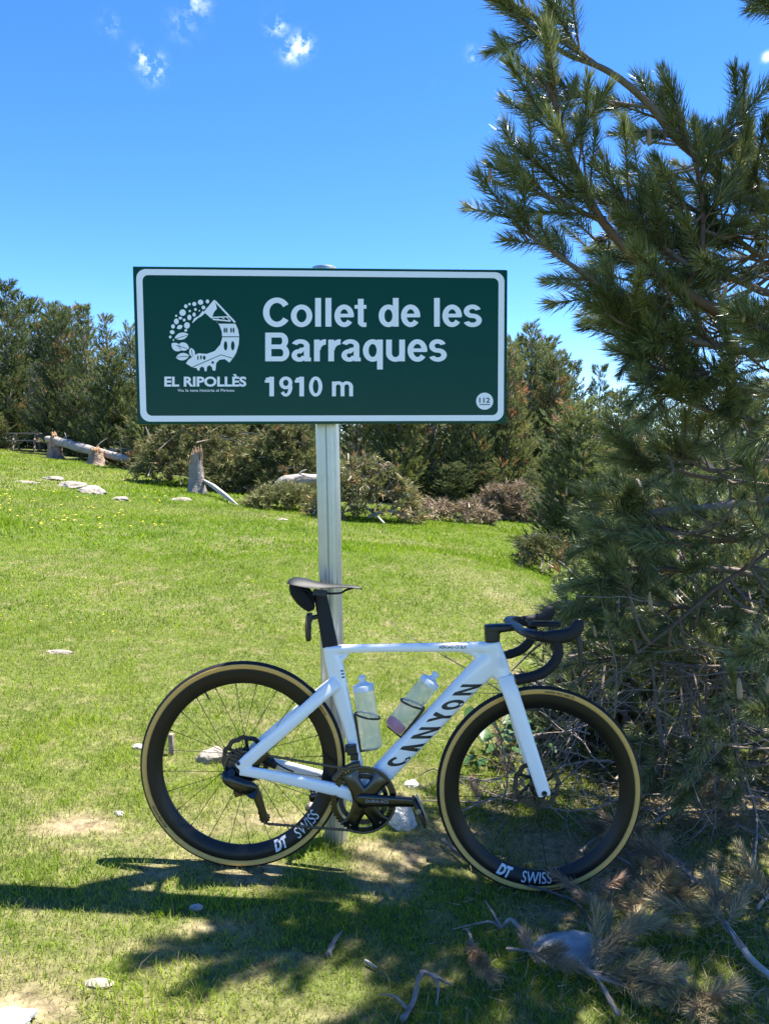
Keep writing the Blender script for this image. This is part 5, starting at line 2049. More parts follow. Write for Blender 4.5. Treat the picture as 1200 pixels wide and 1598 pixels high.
rock(332, 1186, .075, .055, .05, 'cream white stone seen through the rear wheel beside the cassette', 1, 'stone_pale')
rock(495, 1262, .05, .04, .035, 'small pale stone seen through the rear wheel beside the rim lettering', 2, 'stone_pale')
rock(642, 1226, .035, .03, .022, 'small white stone under the down tube above the crank', 3, 'stone_chalk')
rock(628, 1290, .055, .045, .075, 'bright white stone standing behind the pedal', 4, 'stone_chalk', sink=.2)
rock(885, 1484, .15, .085, .045, 'flat grey stone on the ground below the front wheel', 5, 'stone_grey', .5, .1)
rock(186, 1272, .022, .018, .014, 'tiny white stone in the grass left of the rear wheel', 6)
rock(305, 1420, .026, .016, .016, 'small white stone in the shadow below the rear wheel', 7)
rock(155, 1536, .042, .026, .015, 'small flat pale stone near the lower left corner', 8, 'stone_pale', .5)
rock(12, 1596, .07, .04, .02, 'rough grey white stone in the lower left corner', 9, 'stone_grey')
rock(92, 1018, .10, .05, .018, 'flat buff stone set in the lawn far left of the saddle', 10, 'stone_pale', .5)
rock(214, 1168, .03, .025, .016, 'small pale stone just left of the rear tyre', 11)
rock(1052, 1530, .035, .02, .018, 'small grey stone among the fallen shoots near the lower right corner', 12, 'stone_grey')
_d = on_ground(165, 775) - on_ground(70, 743)
_ledge = math.atan2(_d.y, _d.x)
for _i, (_px, _py, _sx, _sy, _sz, _l) in enumerate(((84, 748, .62, .24, .10, 'upper left slab of the pale rock ledge on the slope'), (114, 759, .75, .28, .11, 'long middle slab of the pale rock ledge on the slope'),
                                                    (146, 769, .6, .28, .12, 'lower right slab of the pale rock ledge on the slope'), (188, 779, .28, .18, .05, 'separate pale rock just right of the ledge on the slope'),
                                                    (42, 753, .3, .16, .04, 'dark edged flat rock left of the ledge on the slope'), (281, 780, .22, .18, .06, 'round brownish rock in the grass left of the upright snapped stump'),
                                                    (441, 812, .10, .07, .03, 'small white rock in the grass left of the post at the wood edge'))):
    rock(_px, _py, _sx, _sy, _sz, _l, 30 + _i, 'stone_ledge', .42, _ledge if _i < 4 else .1)


def build_small():
    # wooden stake behind the rear wheel
    p = on_ground(268, 1178)
    o = empty('wooden_stake', p)
    tag(o, 'short weathered wooden stake seen through the rear wheel', 'stake')
    mb = MB()
    mb.box((0, 0, .04), (.022, .024, .11))
    s_ = mb.build('stake', M['wood_grey'], o, True)
    bv = s_.modifiers.new('b', 'BEVEL')
    bv.width = .004
    # picnic table far left
    p = Vector((-14.75, 31.8, gzf(-14.75, 31.8)))
    o = empty('picnic_table', p, (0, 0, .25))
    tag(o, 'weathered wooden picnic table at the foot of the left wood', 'table')
    for y in (-.28, -.09, .1, .29):
        mb = MB()
        mb.box((0, y, .74), (1.15, .17, .045))
        mb.build('top_plank', M['wood_grey'], o, False)
    for y in (-.72, .72):
        mb = MB()
        mb.box((0, y, .44), (1.15, .24, .045))
        mb.build('bench_plank', M['wood_grey'], o, False)
    for x in (-.4, .4):
        for s in (-1, 1):
            mb = MB()
            mb.box((x, s * .45, .36), (.06, .09, .85), Matrix.Rotation(s * R(32), 3, 'X'))
            mb.build('leg', M['wood_grey'], o, False)
        mb = MB()
        mb.box((x + .05, 0, .42), (.05, 1.6, .09))
        mb.build('crossbar', M['wood_grey'], o, False)
    # sticks in the foreground
    def stick(pts, rad, label, mname='twig_grey', seed=0, name='stick', lift=.012, branches=()):
        W_ = [on_ground(px, py) + Vector((0, 0, lift + (h if h else 0))) for px, py, h in pts]
        o = empty(name, W_[0])
        tag(o, label, 'stick')
        mb = MB()
        path = spline([w - W_[0] for w in W_], 5)
        rr = lerp_list([rad * (1 - .65 * i / (len(W_) - 1)) for i in range(len(W_))], 5)
        noisy_tube(mb, path, rr, 8, rad * .17, seed)
        mb.build('stem', M[mname], o, True, 60)
        for bp in branches:
            B_ = [on_ground(px, py) + Vector((0, 0, lift + h)) - W_[0] for px, py, h in bp]
            mb = MB()
            noisy_tube(mb, spline(B_, 4), lerp_list([rad * .6 * (1 - .7 * i / (len(B_) - 1)) for i in range(len(B_))], 4), 6, rad * .04, seed + 1)
            mb.build('side_twig', M[mname], o, True, 60)
        return o
    stick([(512, 1497, 0), (522, 1480, .01), (534, 1462, .005)], .009, 'short grey stick lying in the shade below the chainring', 'twig_grey', 1)
    stick([(570, 1507, 0), (588, 1517, 0)], .005, 'tiny pale stick right of the short grey stick', 'stick_white', 2)
    stick([(628, 1600, 0), (645, 1575, .01), (656, 1545, .03), (672, 1542, .025), (703, 1544, .0)], .0085, 'lichen covered grey stick at the bottom edge below the front wheel', 'twig_grey', 3, branches=([(634, 1592, .02), (615, 1580, .03), (592, 1577, .03)], [(676, 1543, .02), (684, 1562, .03), (681, 1582, .01)]))
    stick([(842, 1512, 0), (820, 1486, .03), (798, 1468, .05), (780, 1470, .03)], .0085, 'curved grey twig left of the flat grey stone', 'twig_grey', 4, branches=([(780, 1470, .04), (765, 1450, .05), (757, 1437, .05)], [(780, 1469, .03), (762, 1460, .03), (706, 1462, .01)]))
    stick([(1085, 1398, .03), (1060, 1376, .05), (1020, 1358, .06), (985, 1352, .03), (968, 1326, .01)], .010, 'long curved grey branch right of the front wheel', 'twig_grey', 5)
    stick([(1215, 1556, .02), (1160, 1510, .04), (1122, 1465, .06), (1110, 1430, .05)], .011, 'thick pale branch entering at the lower right edge', 'stick_white', 6)
    stick([(965, 1598, .01), (930, 1548, .03), (905, 1530, .04), (892, 1526, .03)], .007, 'bent grey branch end near the bottom right among silvery shoots', 'twig_grey', 7)
    stick([(1172, 1385, .04), (1178, 1340, .06), (1176, 1300, .10), (1150, 1245, .16)], .008, 'upright forked twig at the right edge beside the front wheel', 'twig_grey', 8, branches=([(1172, 1385, .04), (1190, 1392, .04), (1215, 1405, .03)], [(1172, 1385, .04), (1155, 1400, .02)]))
    stick([(690, 1320, .01), (760, 1372, .01), (850, 1402, .015), (900, 1420, .01), (925, 1470, .02), (940, 1500, .0)], .006, 'long thin twig running under the front tyre to the flat stone', 'twig_dark', 9)
    # flowers
    g = np.random.default_rng(5)
    V, Fx = [], []
    for k in range(90):
        u = g.random()
        px, py = (g.uniform(0, 260), g.uniform(765, 830)) if u < .75 else (g.uniform(0, 480), g.uniform(830, 1000))
        p = on_ground(px, py)
        s = .020 if py < 830 else .007
        c = p + Vector((0, 0, .05 if py < 830 else .03))
        b = len(V)
        V.append(tuple(c + Vector((0, 0, s * .25))))
        for j in range(6):
            a = j * math.pi / 3
            V.append(tuple(c + Vector((s * math.cos(a), s * math.sin(a), 0))))
            Fx.append((b, b + 1 + j, b + 1 + (j + 1) % 6))
    mb = MB()
    mb.add(V, Fx)
    tag(mb.build('flowers', M['flower_yellow'], None, False), 'tiny yellow flowers scattered over the slope', 'flowers', kind='stuff')


build_small()
build_grass()

# ------------------------------------------------------------------ near pine
def needle_geom(g, base, D, axis, L, wid):
    """slightly bent flat needles: 5 verts, one quad and one tri each"""
    n = len(base)
    side = unit(np.cross(D, rand_dirs(n, g)))
    w = wid[:, None]
    bend = axis * (L * .16)[:, None]
    mid = base + D * (L * .55)[:, None]
    tip = base + D * L[:, None] + bend
    return np.stack([base - side * w * .45, base + side * w * .45, mid - side * w * .5, mid + side * w * .5, tip], 1).reshape(-1, 3)


def shoot_arrays(seed, L, n, nl, z0=.05, spread=(54, 20), wid=.0025, droop=0.0, stem=.0042):
    """a pine shoot along +Z: woody stem and needles all round it"""
    g = np.random.default_rng(seed)
    z = np.sort(L * (z0 + (1 - z0) * g.random(n) ** .8))
    f = z / L
    az = g.uniform(0, 6.283, n)
    ang = np.radians(np.interp(f, [0, .75, 1], [spread[0], spread[0] * .72, spread[1]]) + g.normal(0, 8, n))
    curve = .05 * L * np.sin(f * 1.6 + seed)
    base = np.stack([curve, .6 * curve * math.cos(seed), z], 1)
    D = np.stack([np.sin(ang) * np.cos(az), np.sin(ang) * np.sin(az), np.cos(ang)], 1)
    D[:, 0] += droop
    D = unit(D)
    ln = nl * g.uniform(.7, 1.1, n) * np.interp(f, [0, .2, .9, 1], [.8, 1, 1, .8])
    axis = np.tile(np.array([0, 0, 1.0]), (n, 1))
    V = needle_geom(g, base, D, axis, ln, wid * g.uniform(.8, 1.2, n))
    tint = np.repeat(np.clip(.15 + .4 * f + g.normal(0, .3, n), 0, 1), 5)
    dry = np.repeat(np.clip((g.random(n) < .05) * g.uniform(.4, 1, n) + .30 * (f < .2), 0, 1), 5)
    k = np.arange(n)[:, None] * 5
    Q = k + np.array([0, 1, 3, 2])
    T = k + np.array([2, 3, 4])
    mb = MB()
    zz = np.linspace(-.01, L * .99, 6)
    mb.tube([Vector((.05 * L * math.sin(q / L * 1.6 + seed), .6 * .05 * L * math.sin(q / L * 1.6 + seed) * math.cos(seed), q)) for q in zz], [stem * (1 - .55 * q / 5) for q in range(6)], 5)
    sv = np.array(mb.v)
    b = len(V)
    sq = np.array([[i + b for i in f_] for f_ in mb.f if len(f_) == 4])
    V = np.concatenate([V, sv])
    tint = np.concatenate([tint, np.full(len(sv), .4)])
    dry = np.concatenate([dry, np.zeros(len(sv))])
    return dict(V=V, Q=Q, T=T, S=sq, tint=tint, dry=dry)


def shoot_mesh(name, A, needle, bark):
    nq, nt_, ns = len(A['Q']), len(A['T']), len(A['S'])
    return np_mesh(name, A['V'], [np.concatenate([A['Q'], A['S']]), A['T']], [M[needle], M[bark]], False, {'tint': A['tint'], 'dry': A['dry']},
                   np.concatenate([np.zeros(nq), np.ones(ns), np.zeros(nt_)]).astype(int))


SH = [shoot_arrays(1, .25, 300, .068), shoot_arrays(2, .20, 250, .064), shoot_arrays(3, .14, 200, .066, .0, (62, 18)), shoot_arrays(4, .28, 230, .060, .28),
      shoot_arrays(5, .10, 160, .070, .0, (68, 20)), shoot_arrays(6, .21, 220, .058, .12, (62, 24))]
SHM = [shoot_mesh('needle_shoot', a, 'needle', 'bark_red') for a in SH]
SHL = [.24, .19, .14, .27, .10, .20]


def orient(p, d, roll, s):
    q = Vector((0, 0, 1)).rotation_difference(d)
    return Matrix.Translation(p) @ q.to_matrix().to_4x4() @ Matrix.Rotation(roll, 4, 'Z') @ Matrix.Scale(s, 4)


def join_shoots(name, items, needle, bark, parent):
    """many shoots as one mass"""
    Vs, Qs, Ts, Ss, ti, dr = [], [], [], [], [], []
    b = 0
    for (k, Mx) in items:
        A = SH[k]
        m = np.array(Mx)
        v = A['V'] @ m[:3, :3].T + m[:3, 3]
        Vs.append(v)
        Qs.append(A['Q'] + b)
        Ts.append(A['T'] + b)
        Ss.append(A['S'] + b)
        off = random.gauss(0, .12)
        ti.append(np.clip(A['tint'] + off, 0, 1))
        dr.append(A['dry'])
        b += len(v)
    if not Vs:
        return None
    Q, T, S_ = np.concatenate(Qs), np.concatenate(Ts), np.concatenate(Ss)
    me = np_mesh(name, np.concatenate(Vs), [np.concatenate([Q, S_]), T], [M[needle], M[bark]], False, {'tint': np.concatenate(ti), 'dry': np.concatenate(dr)},
                 np.concatenate([np.zeros(len(Q)), np.ones(len(S_)), np.zeros(len(T))]).astype(int))
    return tag(link(name, me, parent), kind='stuff')


def in_frame(p):
    v = Vector(p) - Vector((0, 0, H))
    c, s = math.cos(PITCH), math.sin(PITCH)
    zc = v.y * c - v.z * s
    yc = v.y * s + v.z * c
    if zc < .2:
        return (-1, -1, 99)
    return (CX + F * v.x / zc, CY - F * yc / zc, zc)


def build_near_pine():
    g = random.Random(12)
    bx, by = 2.10, 3.35
    b0 = Vector((bx, by, gzf(bx, by) - .1))
    root = empty('pine_tree', b0)
    tag(root, 'big green pine filling the right side, its branches reaching towards the sign', 'tree')
    inv = Matrix.Translation(-b0)
    tr = MB()
    tp = [Vector((0, 0, 0)), Vector((.03, 0, 1.0)), Vector((-.03, .02, 2.2)), Vector((.0, -.02, 3.4)), Vector((.02, 0, 4.6)), Vector((0, 0, 5.2))]
    noisy_tube(tr, spline(tp, 5), lerp_list([.13, .105, .085, .065, .035, .012], 5), 14, .004, 3)
    tr.build('trunk', M['bark'], root, True, 60)
    items = []          # (prototype, matrix, world base, tip dir)
    polylines = []

    def shoot(p, d, k, s=1.0):
        items.append((k, orient(p - b0, d.normalized(), g.uniform(0, 6.28), s), p, d.normalized() * SHL[k] * s))

    def branch(pts, r0, r1, along=(.35, 1.0), gap=.085, mname='bark', tip=True, upb=.5, kinds=(0, 1, 2, 3, 5), dens=1.0):
        W_ = [at(*p) if not isinstance(p, Vector) else p for p in pts]
        path = spline(W_, 5)
        n = len(path)
        mb = MB()
        noisy_tube(mb, [p - b0 for p in path], [r0 + (r1 - r0) * (i / (n - 1)) ** .8 for i in range(n)], 8, r1 * .05, g.randint(0, 999))
        mb.build('branch', M[mname], root, True, 60)
        polylines.append(path)
        L = sum((path[i + 1] - path[i]).length for i in range(n - 1))
        along = (along[0], along[1] - (.12 if tip else 0))
        m = int(L * (along[1] - along[0]) / gap * dens)
        for k in range(m):
            t = along[0] + (along[1] - along[0]) * (k + g.random()) / max(m, 1)
            i = min(int(t * (n - 1)), n - 2)
            p = path[i].lerp(path[i + 1], t * (n - 1) - i)
            tg = (path[i + 1] - path[i]).normalized()
            rd = Vector((g.gauss(0, 1), g.gauss(0, 1), g.gauss(0, 1)))
            rd = (rd - tg * rd.dot(tg)).normalized()
            d = (tg * g.uniform(.5, 1.1) + rd * g.uniform(.45, .95) + Vector((0, 0, upb * g.random()))).normalized()
            shoot(p, d, g.choice(kinds), g.uniform(.75, 1.1))
        if tip:
            tg = (path[-1] - path[-3]).normalized()
            shoot(path[-1] - tg * .17, tg, 0, 1.0)
        return path

    T = lambda z: b0 + Vector((.0, 0, z))
    # limbs traced against the sky
    branch([T(2.75), (1205, 318, 2.95), (1154, 306, 2.85), (1110, 262, 2.78), (1055, 215, 2.72), (1018, 168, 2.68), (975, 128, 2.64), (935, 103, 2.62), (885, 84, 2.6), (850, 60, 2.58), (800, 22, 2.55)], .022, .005, (.40, .62), .05, 'bark', True, .2, (2, 5, 4))
    branch([(935, 103, 2.62), (900, 76, 2.6), (850, 36, 2.58), (812, 10, 2.56)], .007, .004, (.1, 1), .035, 'bark', True, .3, (1, 2, 5))
    branch([(1016, 168, 2.68), (965, 160, 2.66), (915, 152, 2.62), (880, 140, 2.6)], .007, .004, (.2, 1), .06, 'bark', True, .1, (1, 5))
    branch([T(2.35), (1205, 520, 2.9), (1104, 477, 2.72), (1039, 437, 2.66), (989, 400, 2.62), (940, 345, 2.58), (916, 299, 2.56), (893, 249, 2.54), (874, 192, 2.52), (858, 120, 2.5), (856, 60, 2.5)], .024, .005, (.50, 1), .040, 'bark_red', True, .35)
    branch([(940, 345, 2.58), (890, 322, 2.57), (855, 305, 2.55), (828, 275, 2.54), (806, 256, 2.53)], .009, .004, (.15, 1), .038, 'bark', True, .35)
    branch([(1045, 470, 2.7), (1000, 465, 2.66), (955, 456, 2.62), (893, 414, 2.58), (855, 387, 2.55), (810, 352, 2.53), (772, 305, 2.52)], .013, .004, (.3, 1), .038, 'bark', True, .3)
    branch([(1066, 450, 2.68), (1090, 405, 2.68), (1097, 345, 2.7), (1090, 275, 2.7), (1072, 215, 2.7), (1055, 165, 2.68)], .014, .004, (.15, 1), .034, 'bark_red', True, .3)
    branch([(1090, 275, 2.7), (1118, 235, 2.72), (1132, 208, 2.72)], .008, .004, (.1, 1), .06, 'bark_red', True)
    branch([T(2.9), (1240, 330, 3.0), (1190, 300, 2.9), (1165, 262, 2.86), (1166, 225, 2.85), (1163, 205, 2.84)], .018, .005, (.3, 1), .07, 'bark', True, .3)
    branch([T(2.6), (1235, 455, 2.9), (1142, 433, 2.75), (1080, 415, 2.72), (1030, 380, 2.7), (985, 330, 2.66), (960, 280, 2.64)], .018, .004, (.35, 1), .038, 'bark', True, .3)
    branch([T(2.5), (1210, 400, 3.0), (1160, 380, 2.9), (1120, 345, 2.85), (1010, 300, 2.8)], .016, .004, (.3, 1), .05, 'bark', True, .3)
    # dark middle
    branch([T(2.0), (1230, 560, 2.9), (1120, 540, 2.75), (1030, 520, 2.7), (985, 512, 2.65), (945, 488, 2.6)], .022, .004, (.3, 1), .04, 'bark', True, .2)
    branch([T(1.8), (1230, 620, 3.0), (1140, 600, 2.85), (1060, 585, 2.75), (1020, 572, 2.68), (980, 555, 2.62)], .022, .004, (.3, 1), .04, 'bark', True, .1)
    branch([T(1.75), (1230, 650, 3.0), (1160, 655, 2.9), (1090, 635, 2.8), (1050, 618, 2.72), (1020, 605, 2.7)], .018, .004, (.3, 1), .045, 'bark', True, .1)
    branch([T(1.5), (1230, 720, 3.2), (1120, 735, 3.15), (1075, 718, 3.1), (1040, 705, 3.05)], .016, .004, (.3, 1), .055, 'bark', True, .2)
    # sunlit shoots stretching left lower down
    branch([T(1.45), (1210, 760, 3.3), (1100, 745, 3.3), (1030, 727, 3.25), (1010, 722, 3.2), (968, 716, 3.15)], .016, .004, (.5, 1), .05, 'bark', True, .2)
    branch([T(1.15), (1230, 787, 3.2), (1085, 795, 3.1), (1018, 800, 3.05), (990, 805, 3.0), (968, 794, 2.95), (948, 782, 2.9)], .026, .006, (.55, 1), .045, 'twig_grey', True, .25)
    branch([(1085, 795, 3.1), (1050, 806, 3.08), (1000, 802, 3.05), (980, 828, 3.0), (958, 842, 2.98)], .010, .004, (.35, 1), .045, 'twig_grey', True, .2)
    branch([T(1.0), (1200, 837, 3.1), (1142, 846, 3.0), (1054, 827, 2.95), (1010, 820, 2.9)], .010, .004, (.3, 1), .07, 'bark_red', True, .2)
    branch([(1260, 810, 3.1), (1200, 862, 2.95), (1123, 914, 2.85), (1047, 979, 2.78), (1000, 1015, 2.75)], .012, .004, (.9, 1), .2, 'bark_red', False)
    branch([T(.8), (1180, 900, 3.2), (1060, 890, 3.1), (985, 888, 3.0), (950, 905, 2.95), (915, 912, 2.9)], .016, .004, (.3, 1), .04, 'bark', True, .3)
    branch([T(.7), (1180, 960, 3.3), (1080, 950, 3.2), (1010, 942, 3.1), (955, 948, 3.05), (915, 952, 3.0)], .016, .004, (.3, 1), .045, 'bark', True, .4)
    branch([T(.5), (1200, 1050, 3.2), (1080, 1040, 3.15), (980, 1030, 3.1), (900, 1040, 3.05)], .014, .004, (.4, 1), .06, 'twig_dark', True, .4)
    # right edge tufts close to the camera
    branch([(1290, 640, 2.6), (1240, 560, 2.35), (1195, 520, 2.22), (1172, 505, 2.18)], .010, .004, (.3, 1), .05, 'bark_red', True, .3, (2, 4, 4))
    branch([(1300, 1150, 2.6), (1240, 1120, 2.4), (1195, 1110, 2.3)], .008, .004, (.2, 1), .06, 'bark_red', True, .5, (2, 4))
    branch([(1300, 1040, 2.6), (1240, 1030, 2.5), (1190, 1010, 2.4)], .008, .004, (.2, 1), .06, 'bark_red', True, .5, (2, 4))
    branch([(1290, 60, 2.6), (1235, 20, 2.5), (1205, 4, 2.45)], .008, .004, (.2, 1), .09, 'bark', True, .2, (2, 4))
    # unseen side of the crown, needed for the shade and for other viewpoints
    gg = np.random.default_rng(8)
    for k in range(26):
        z = gg.uniform(.8, 4.9)
        a = gg.uniform(-1.9, 1.75)
        ln = (1.55 - .25 * z) * gg.uniform(.7, 1.1) + .1
        p = [T(z), T(z) + Vector((math.cos(a) * ln * .5, math.sin(a) * ln * .5, .05)), T(z) + Vector((math.cos(a) * ln, math.sin(a) * ln, .35))]
        branch(p, .016, .004, (.3, 1), .09, 'bark', True, .3)
    # crown above the frame on the near side: it throws the shade over the foreground
    for (x, y, z) in ((1.25, 2.4, 3.3), (1.0, 2.75, 3.55), (1.45, 2.9, 3.9), (1.2, 3.2, 4.1), (1.7, 2.5, 3.6), (.95, 2.35, 3.05), (1.55, 2.2, 2.9), (1.75, 2.2, 3.3), (1.5, 2.0, 2.5), (1.8, 2.3, 2.2), (1.62, 1.95, 2.05)):
        e = Vector((x, y, z))
        s0 = T(z - .25)
        branch([s0, s0.lerp(e, .4) + Vector((0, 0, .05)), s0.lerp(e, .8) + Vector((0, 0, .05)), e], .018, .004, (.35, 1), .055, 'bark', True, .3)

    # top of the crown: unseen loose shoots added around the stem to shade the ground
    for k in range(45):
        z = gg.uniform(3.0, 5.1)
        a = gg.uniform(0, 6.283)
        rr = (1.35 - .22 * z) * gg.uniform(.3, 1.05) + .15
        c = T(z) + Vector((math.cos(a) * rr, math.sin(a) * rr, 0))
        if in_frame(c)[1] > -70 and in_frame(c)[0] < 1280:
            continue
        shoot(c, Vector((math.cos(a), math.sin(a), gg.uniform(.1, .9))), g.choice((0, 1, 3)), g.uniform(1.2, 1.7))
    for k in range(22):  # more shoots added above the frame to thicken the foreground shade
        c = Vector((gg.uniform(1.25, 2.7), gg.uniform(2.25, 3.1), gg.uniform(3.0, 4.3)))
        if in_frame(c)[1] > -70 and in_frame(c)[0] < 1280:
            continue
        shoot(c, Vector((gg.normal(-.4, .6), gg.normal(-.4, .6), .5)), g.choice((0, 1, 3)), g.uniform(1.2, 1.6))
    # filling shoots on fine twigs, thick in the middle of the crown
    cloud = [p for pl in polylines for p in pl]
    tw = MB()
    xl = lambda y: float(np.interp(y, [130, 200, 250, 300, 350, 400, 450, 520, 560, 600, 640, 690, 720, 760, 800, 850, 900, 950, 1000, 1060, 1150, 1250], [1050, 1020, 950, 930, 915, 925, 960, 985, 1010, 1050, 1090, 1040, 1010, 990, 970, 960, 930, 940, 950, 990, 1010, 1030]))
    xt = lambda x: float(np.interp(x, [900, 1000, 1050, 1100, 1140, 1165, 1200], [260, 200, 165, 215, 262, 235, 265]))
    tries = 0
    made = 0
    while made < 250 and tries < 5000:
        tries += 1
        py = g.uniform(170, 1230)
        px = g.uniform(760, 1260)
        if px < xl(py) or py < xt(px):
            continue
        dens = float(np.interp(py, [170, 350, 430, 640, 690, 780, 850, 1230], [.45, .8, 1.0, 1.0, .25, .3, .6, .6]))
        if px > 1120:
            dens *= 1.1
        if g.random() > dens:
            continue
        Y = g.uniform(2.6, 3.5) if py < 1000 else g.uniform(2.75, 3.4)
        if py > 1000 and at(px, py, Y).z < gzf(at(px, py, Y).x, Y) + .05:
            continue
        p = at(px, py, Y)
        q = min(cloud, key=lambda c: (c - p).length_squared)
        if (q - p).length > .75:
            continue
        d = (p - q)
        d = d.normalized() if d.length > .02 else Vector((-1, 0, 0))
        d = (d * .6 + Vector((-.55, -.15, .35)) + Vector((g.gauss(0, .4), g.gauss(0, .45), g.gauss(0, .35)))).normalized()
        if (q - p).length > .05:
            mid = q.lerp(p, .5) + Vector((0, 0, -.03))
            tw.tube([a - b0 for a in spline([q, mid, p], 3)], lerp_list([.006, .0055, .0045], 3), 5, False)
        shoot(p, d, g.choice((0, 1, 2, 3, 5, 5, 1)), g.uniform(.8, 1.15))
        made += 1
    tag(tw.build('twigs', M['bark'], root), kind='stuff')

    # candles on the tips
    cm = MB()
    cm.lathe([(.0001, -.004), (.0055, .0), (.0068, .012), (.0060, .030), (.0042, .042), (.0001, .048)], 10, Matrix.Rotation(R(90), 4, 'X'))
    cme = cm.build('candle', M['candle'], None).data
    bpy.data.objects.remove(bpy.data.objects['candle'])
    spots = [(853, 75, 2.5, 1.5), (810, 95, 2.52, 1.0), (898, 138, 2.56, 1.3), (825, 155, 2.5, 1.2), (930, 190, 2.6, 1.2), (763, 272, 2.51, 1.0), (952, 335, 2.55, 1.0), (1127, 462, 2.5, 1.2), (1160, 490, 2.17, .9), (868, 20, 2.55, .9), (1013, 215, 2.62, 1.2),
             (1018, 945, 2.72, 1.1), (1014, 935, 2.72, 1.0), (966, 980, 2.8, 1.1), (1155, 1080, 2.28, 1.3), (1198, 1070, 2.2, 1.1), (1176, 995, 2.38, 1.1), (930, 985, 2.8, .9), (1154, 795, 2.9, .9), (884, 765, 2.88, .7)]
    for (px, py, Y, s) in spots:
        o = link('candle', cme, root)
        o.matrix_local = orient(at(px, py, Y) - b0 - Vector((0, 0, .02)), Vector((g.gauss(0, .12), g.gauss(0, .12), 1)), 0, s)
    # the shoots that show largest are single parts, the rest one mass
    scored = []
    for it in items:
        px, py, zc = in_frame(it[2] + it[3] * .5)
        vis = -60 < px < 1230 and -60 < py < 1300
        scored.append((0 if vis else 1, zc, it))
    scored.sort(key=lambda s: (s[0], s[1]))
    rest = []
    for i, (nv, zc, it) in enumerate(scored):
        if i < 300 and not nv:
            o = link('needle_shoot', SHM[it[0]], root)
            o.matrix_local = it[1]
        else:
            rest.append((it[0], it[1]))
    join_shoots('foliage', rest, 'needle', 'bark_red', root)
    print('near pine shoots', len(items), 'mass', len(rest))


build_near_pine()


# ------------------------------------------------------------------ litter under the pine
def twig_tree(mb, p, d, ln, r, depth, g):
    n = 5
    pts = [p]
    dd = d.copy()
    for i in range(n):
        dd = (dd + Vector((g.gauss(0, .18), g.gauss(0, .18), g.gauss(0, .15)))).normalized()
        pts.append(pts[-1] + dd * ln / n)
    mb.tube(pts, [max(r * (1 - .75 * i / n), .0009) for i in range(n + 1)], 5, False)
    if depth:
        for k in range(g.randint(2, 4)):
            i = g.randint(1, n)
            d2 = (dd + Vector((g.gauss(0, .8), g.gauss(0, .8), g.gauss(0, .6)))).normalized()
            twig_tree(mb, pts[i], d2, ln * g.uniform(.4, .7), r * .55, depth - 1, g)


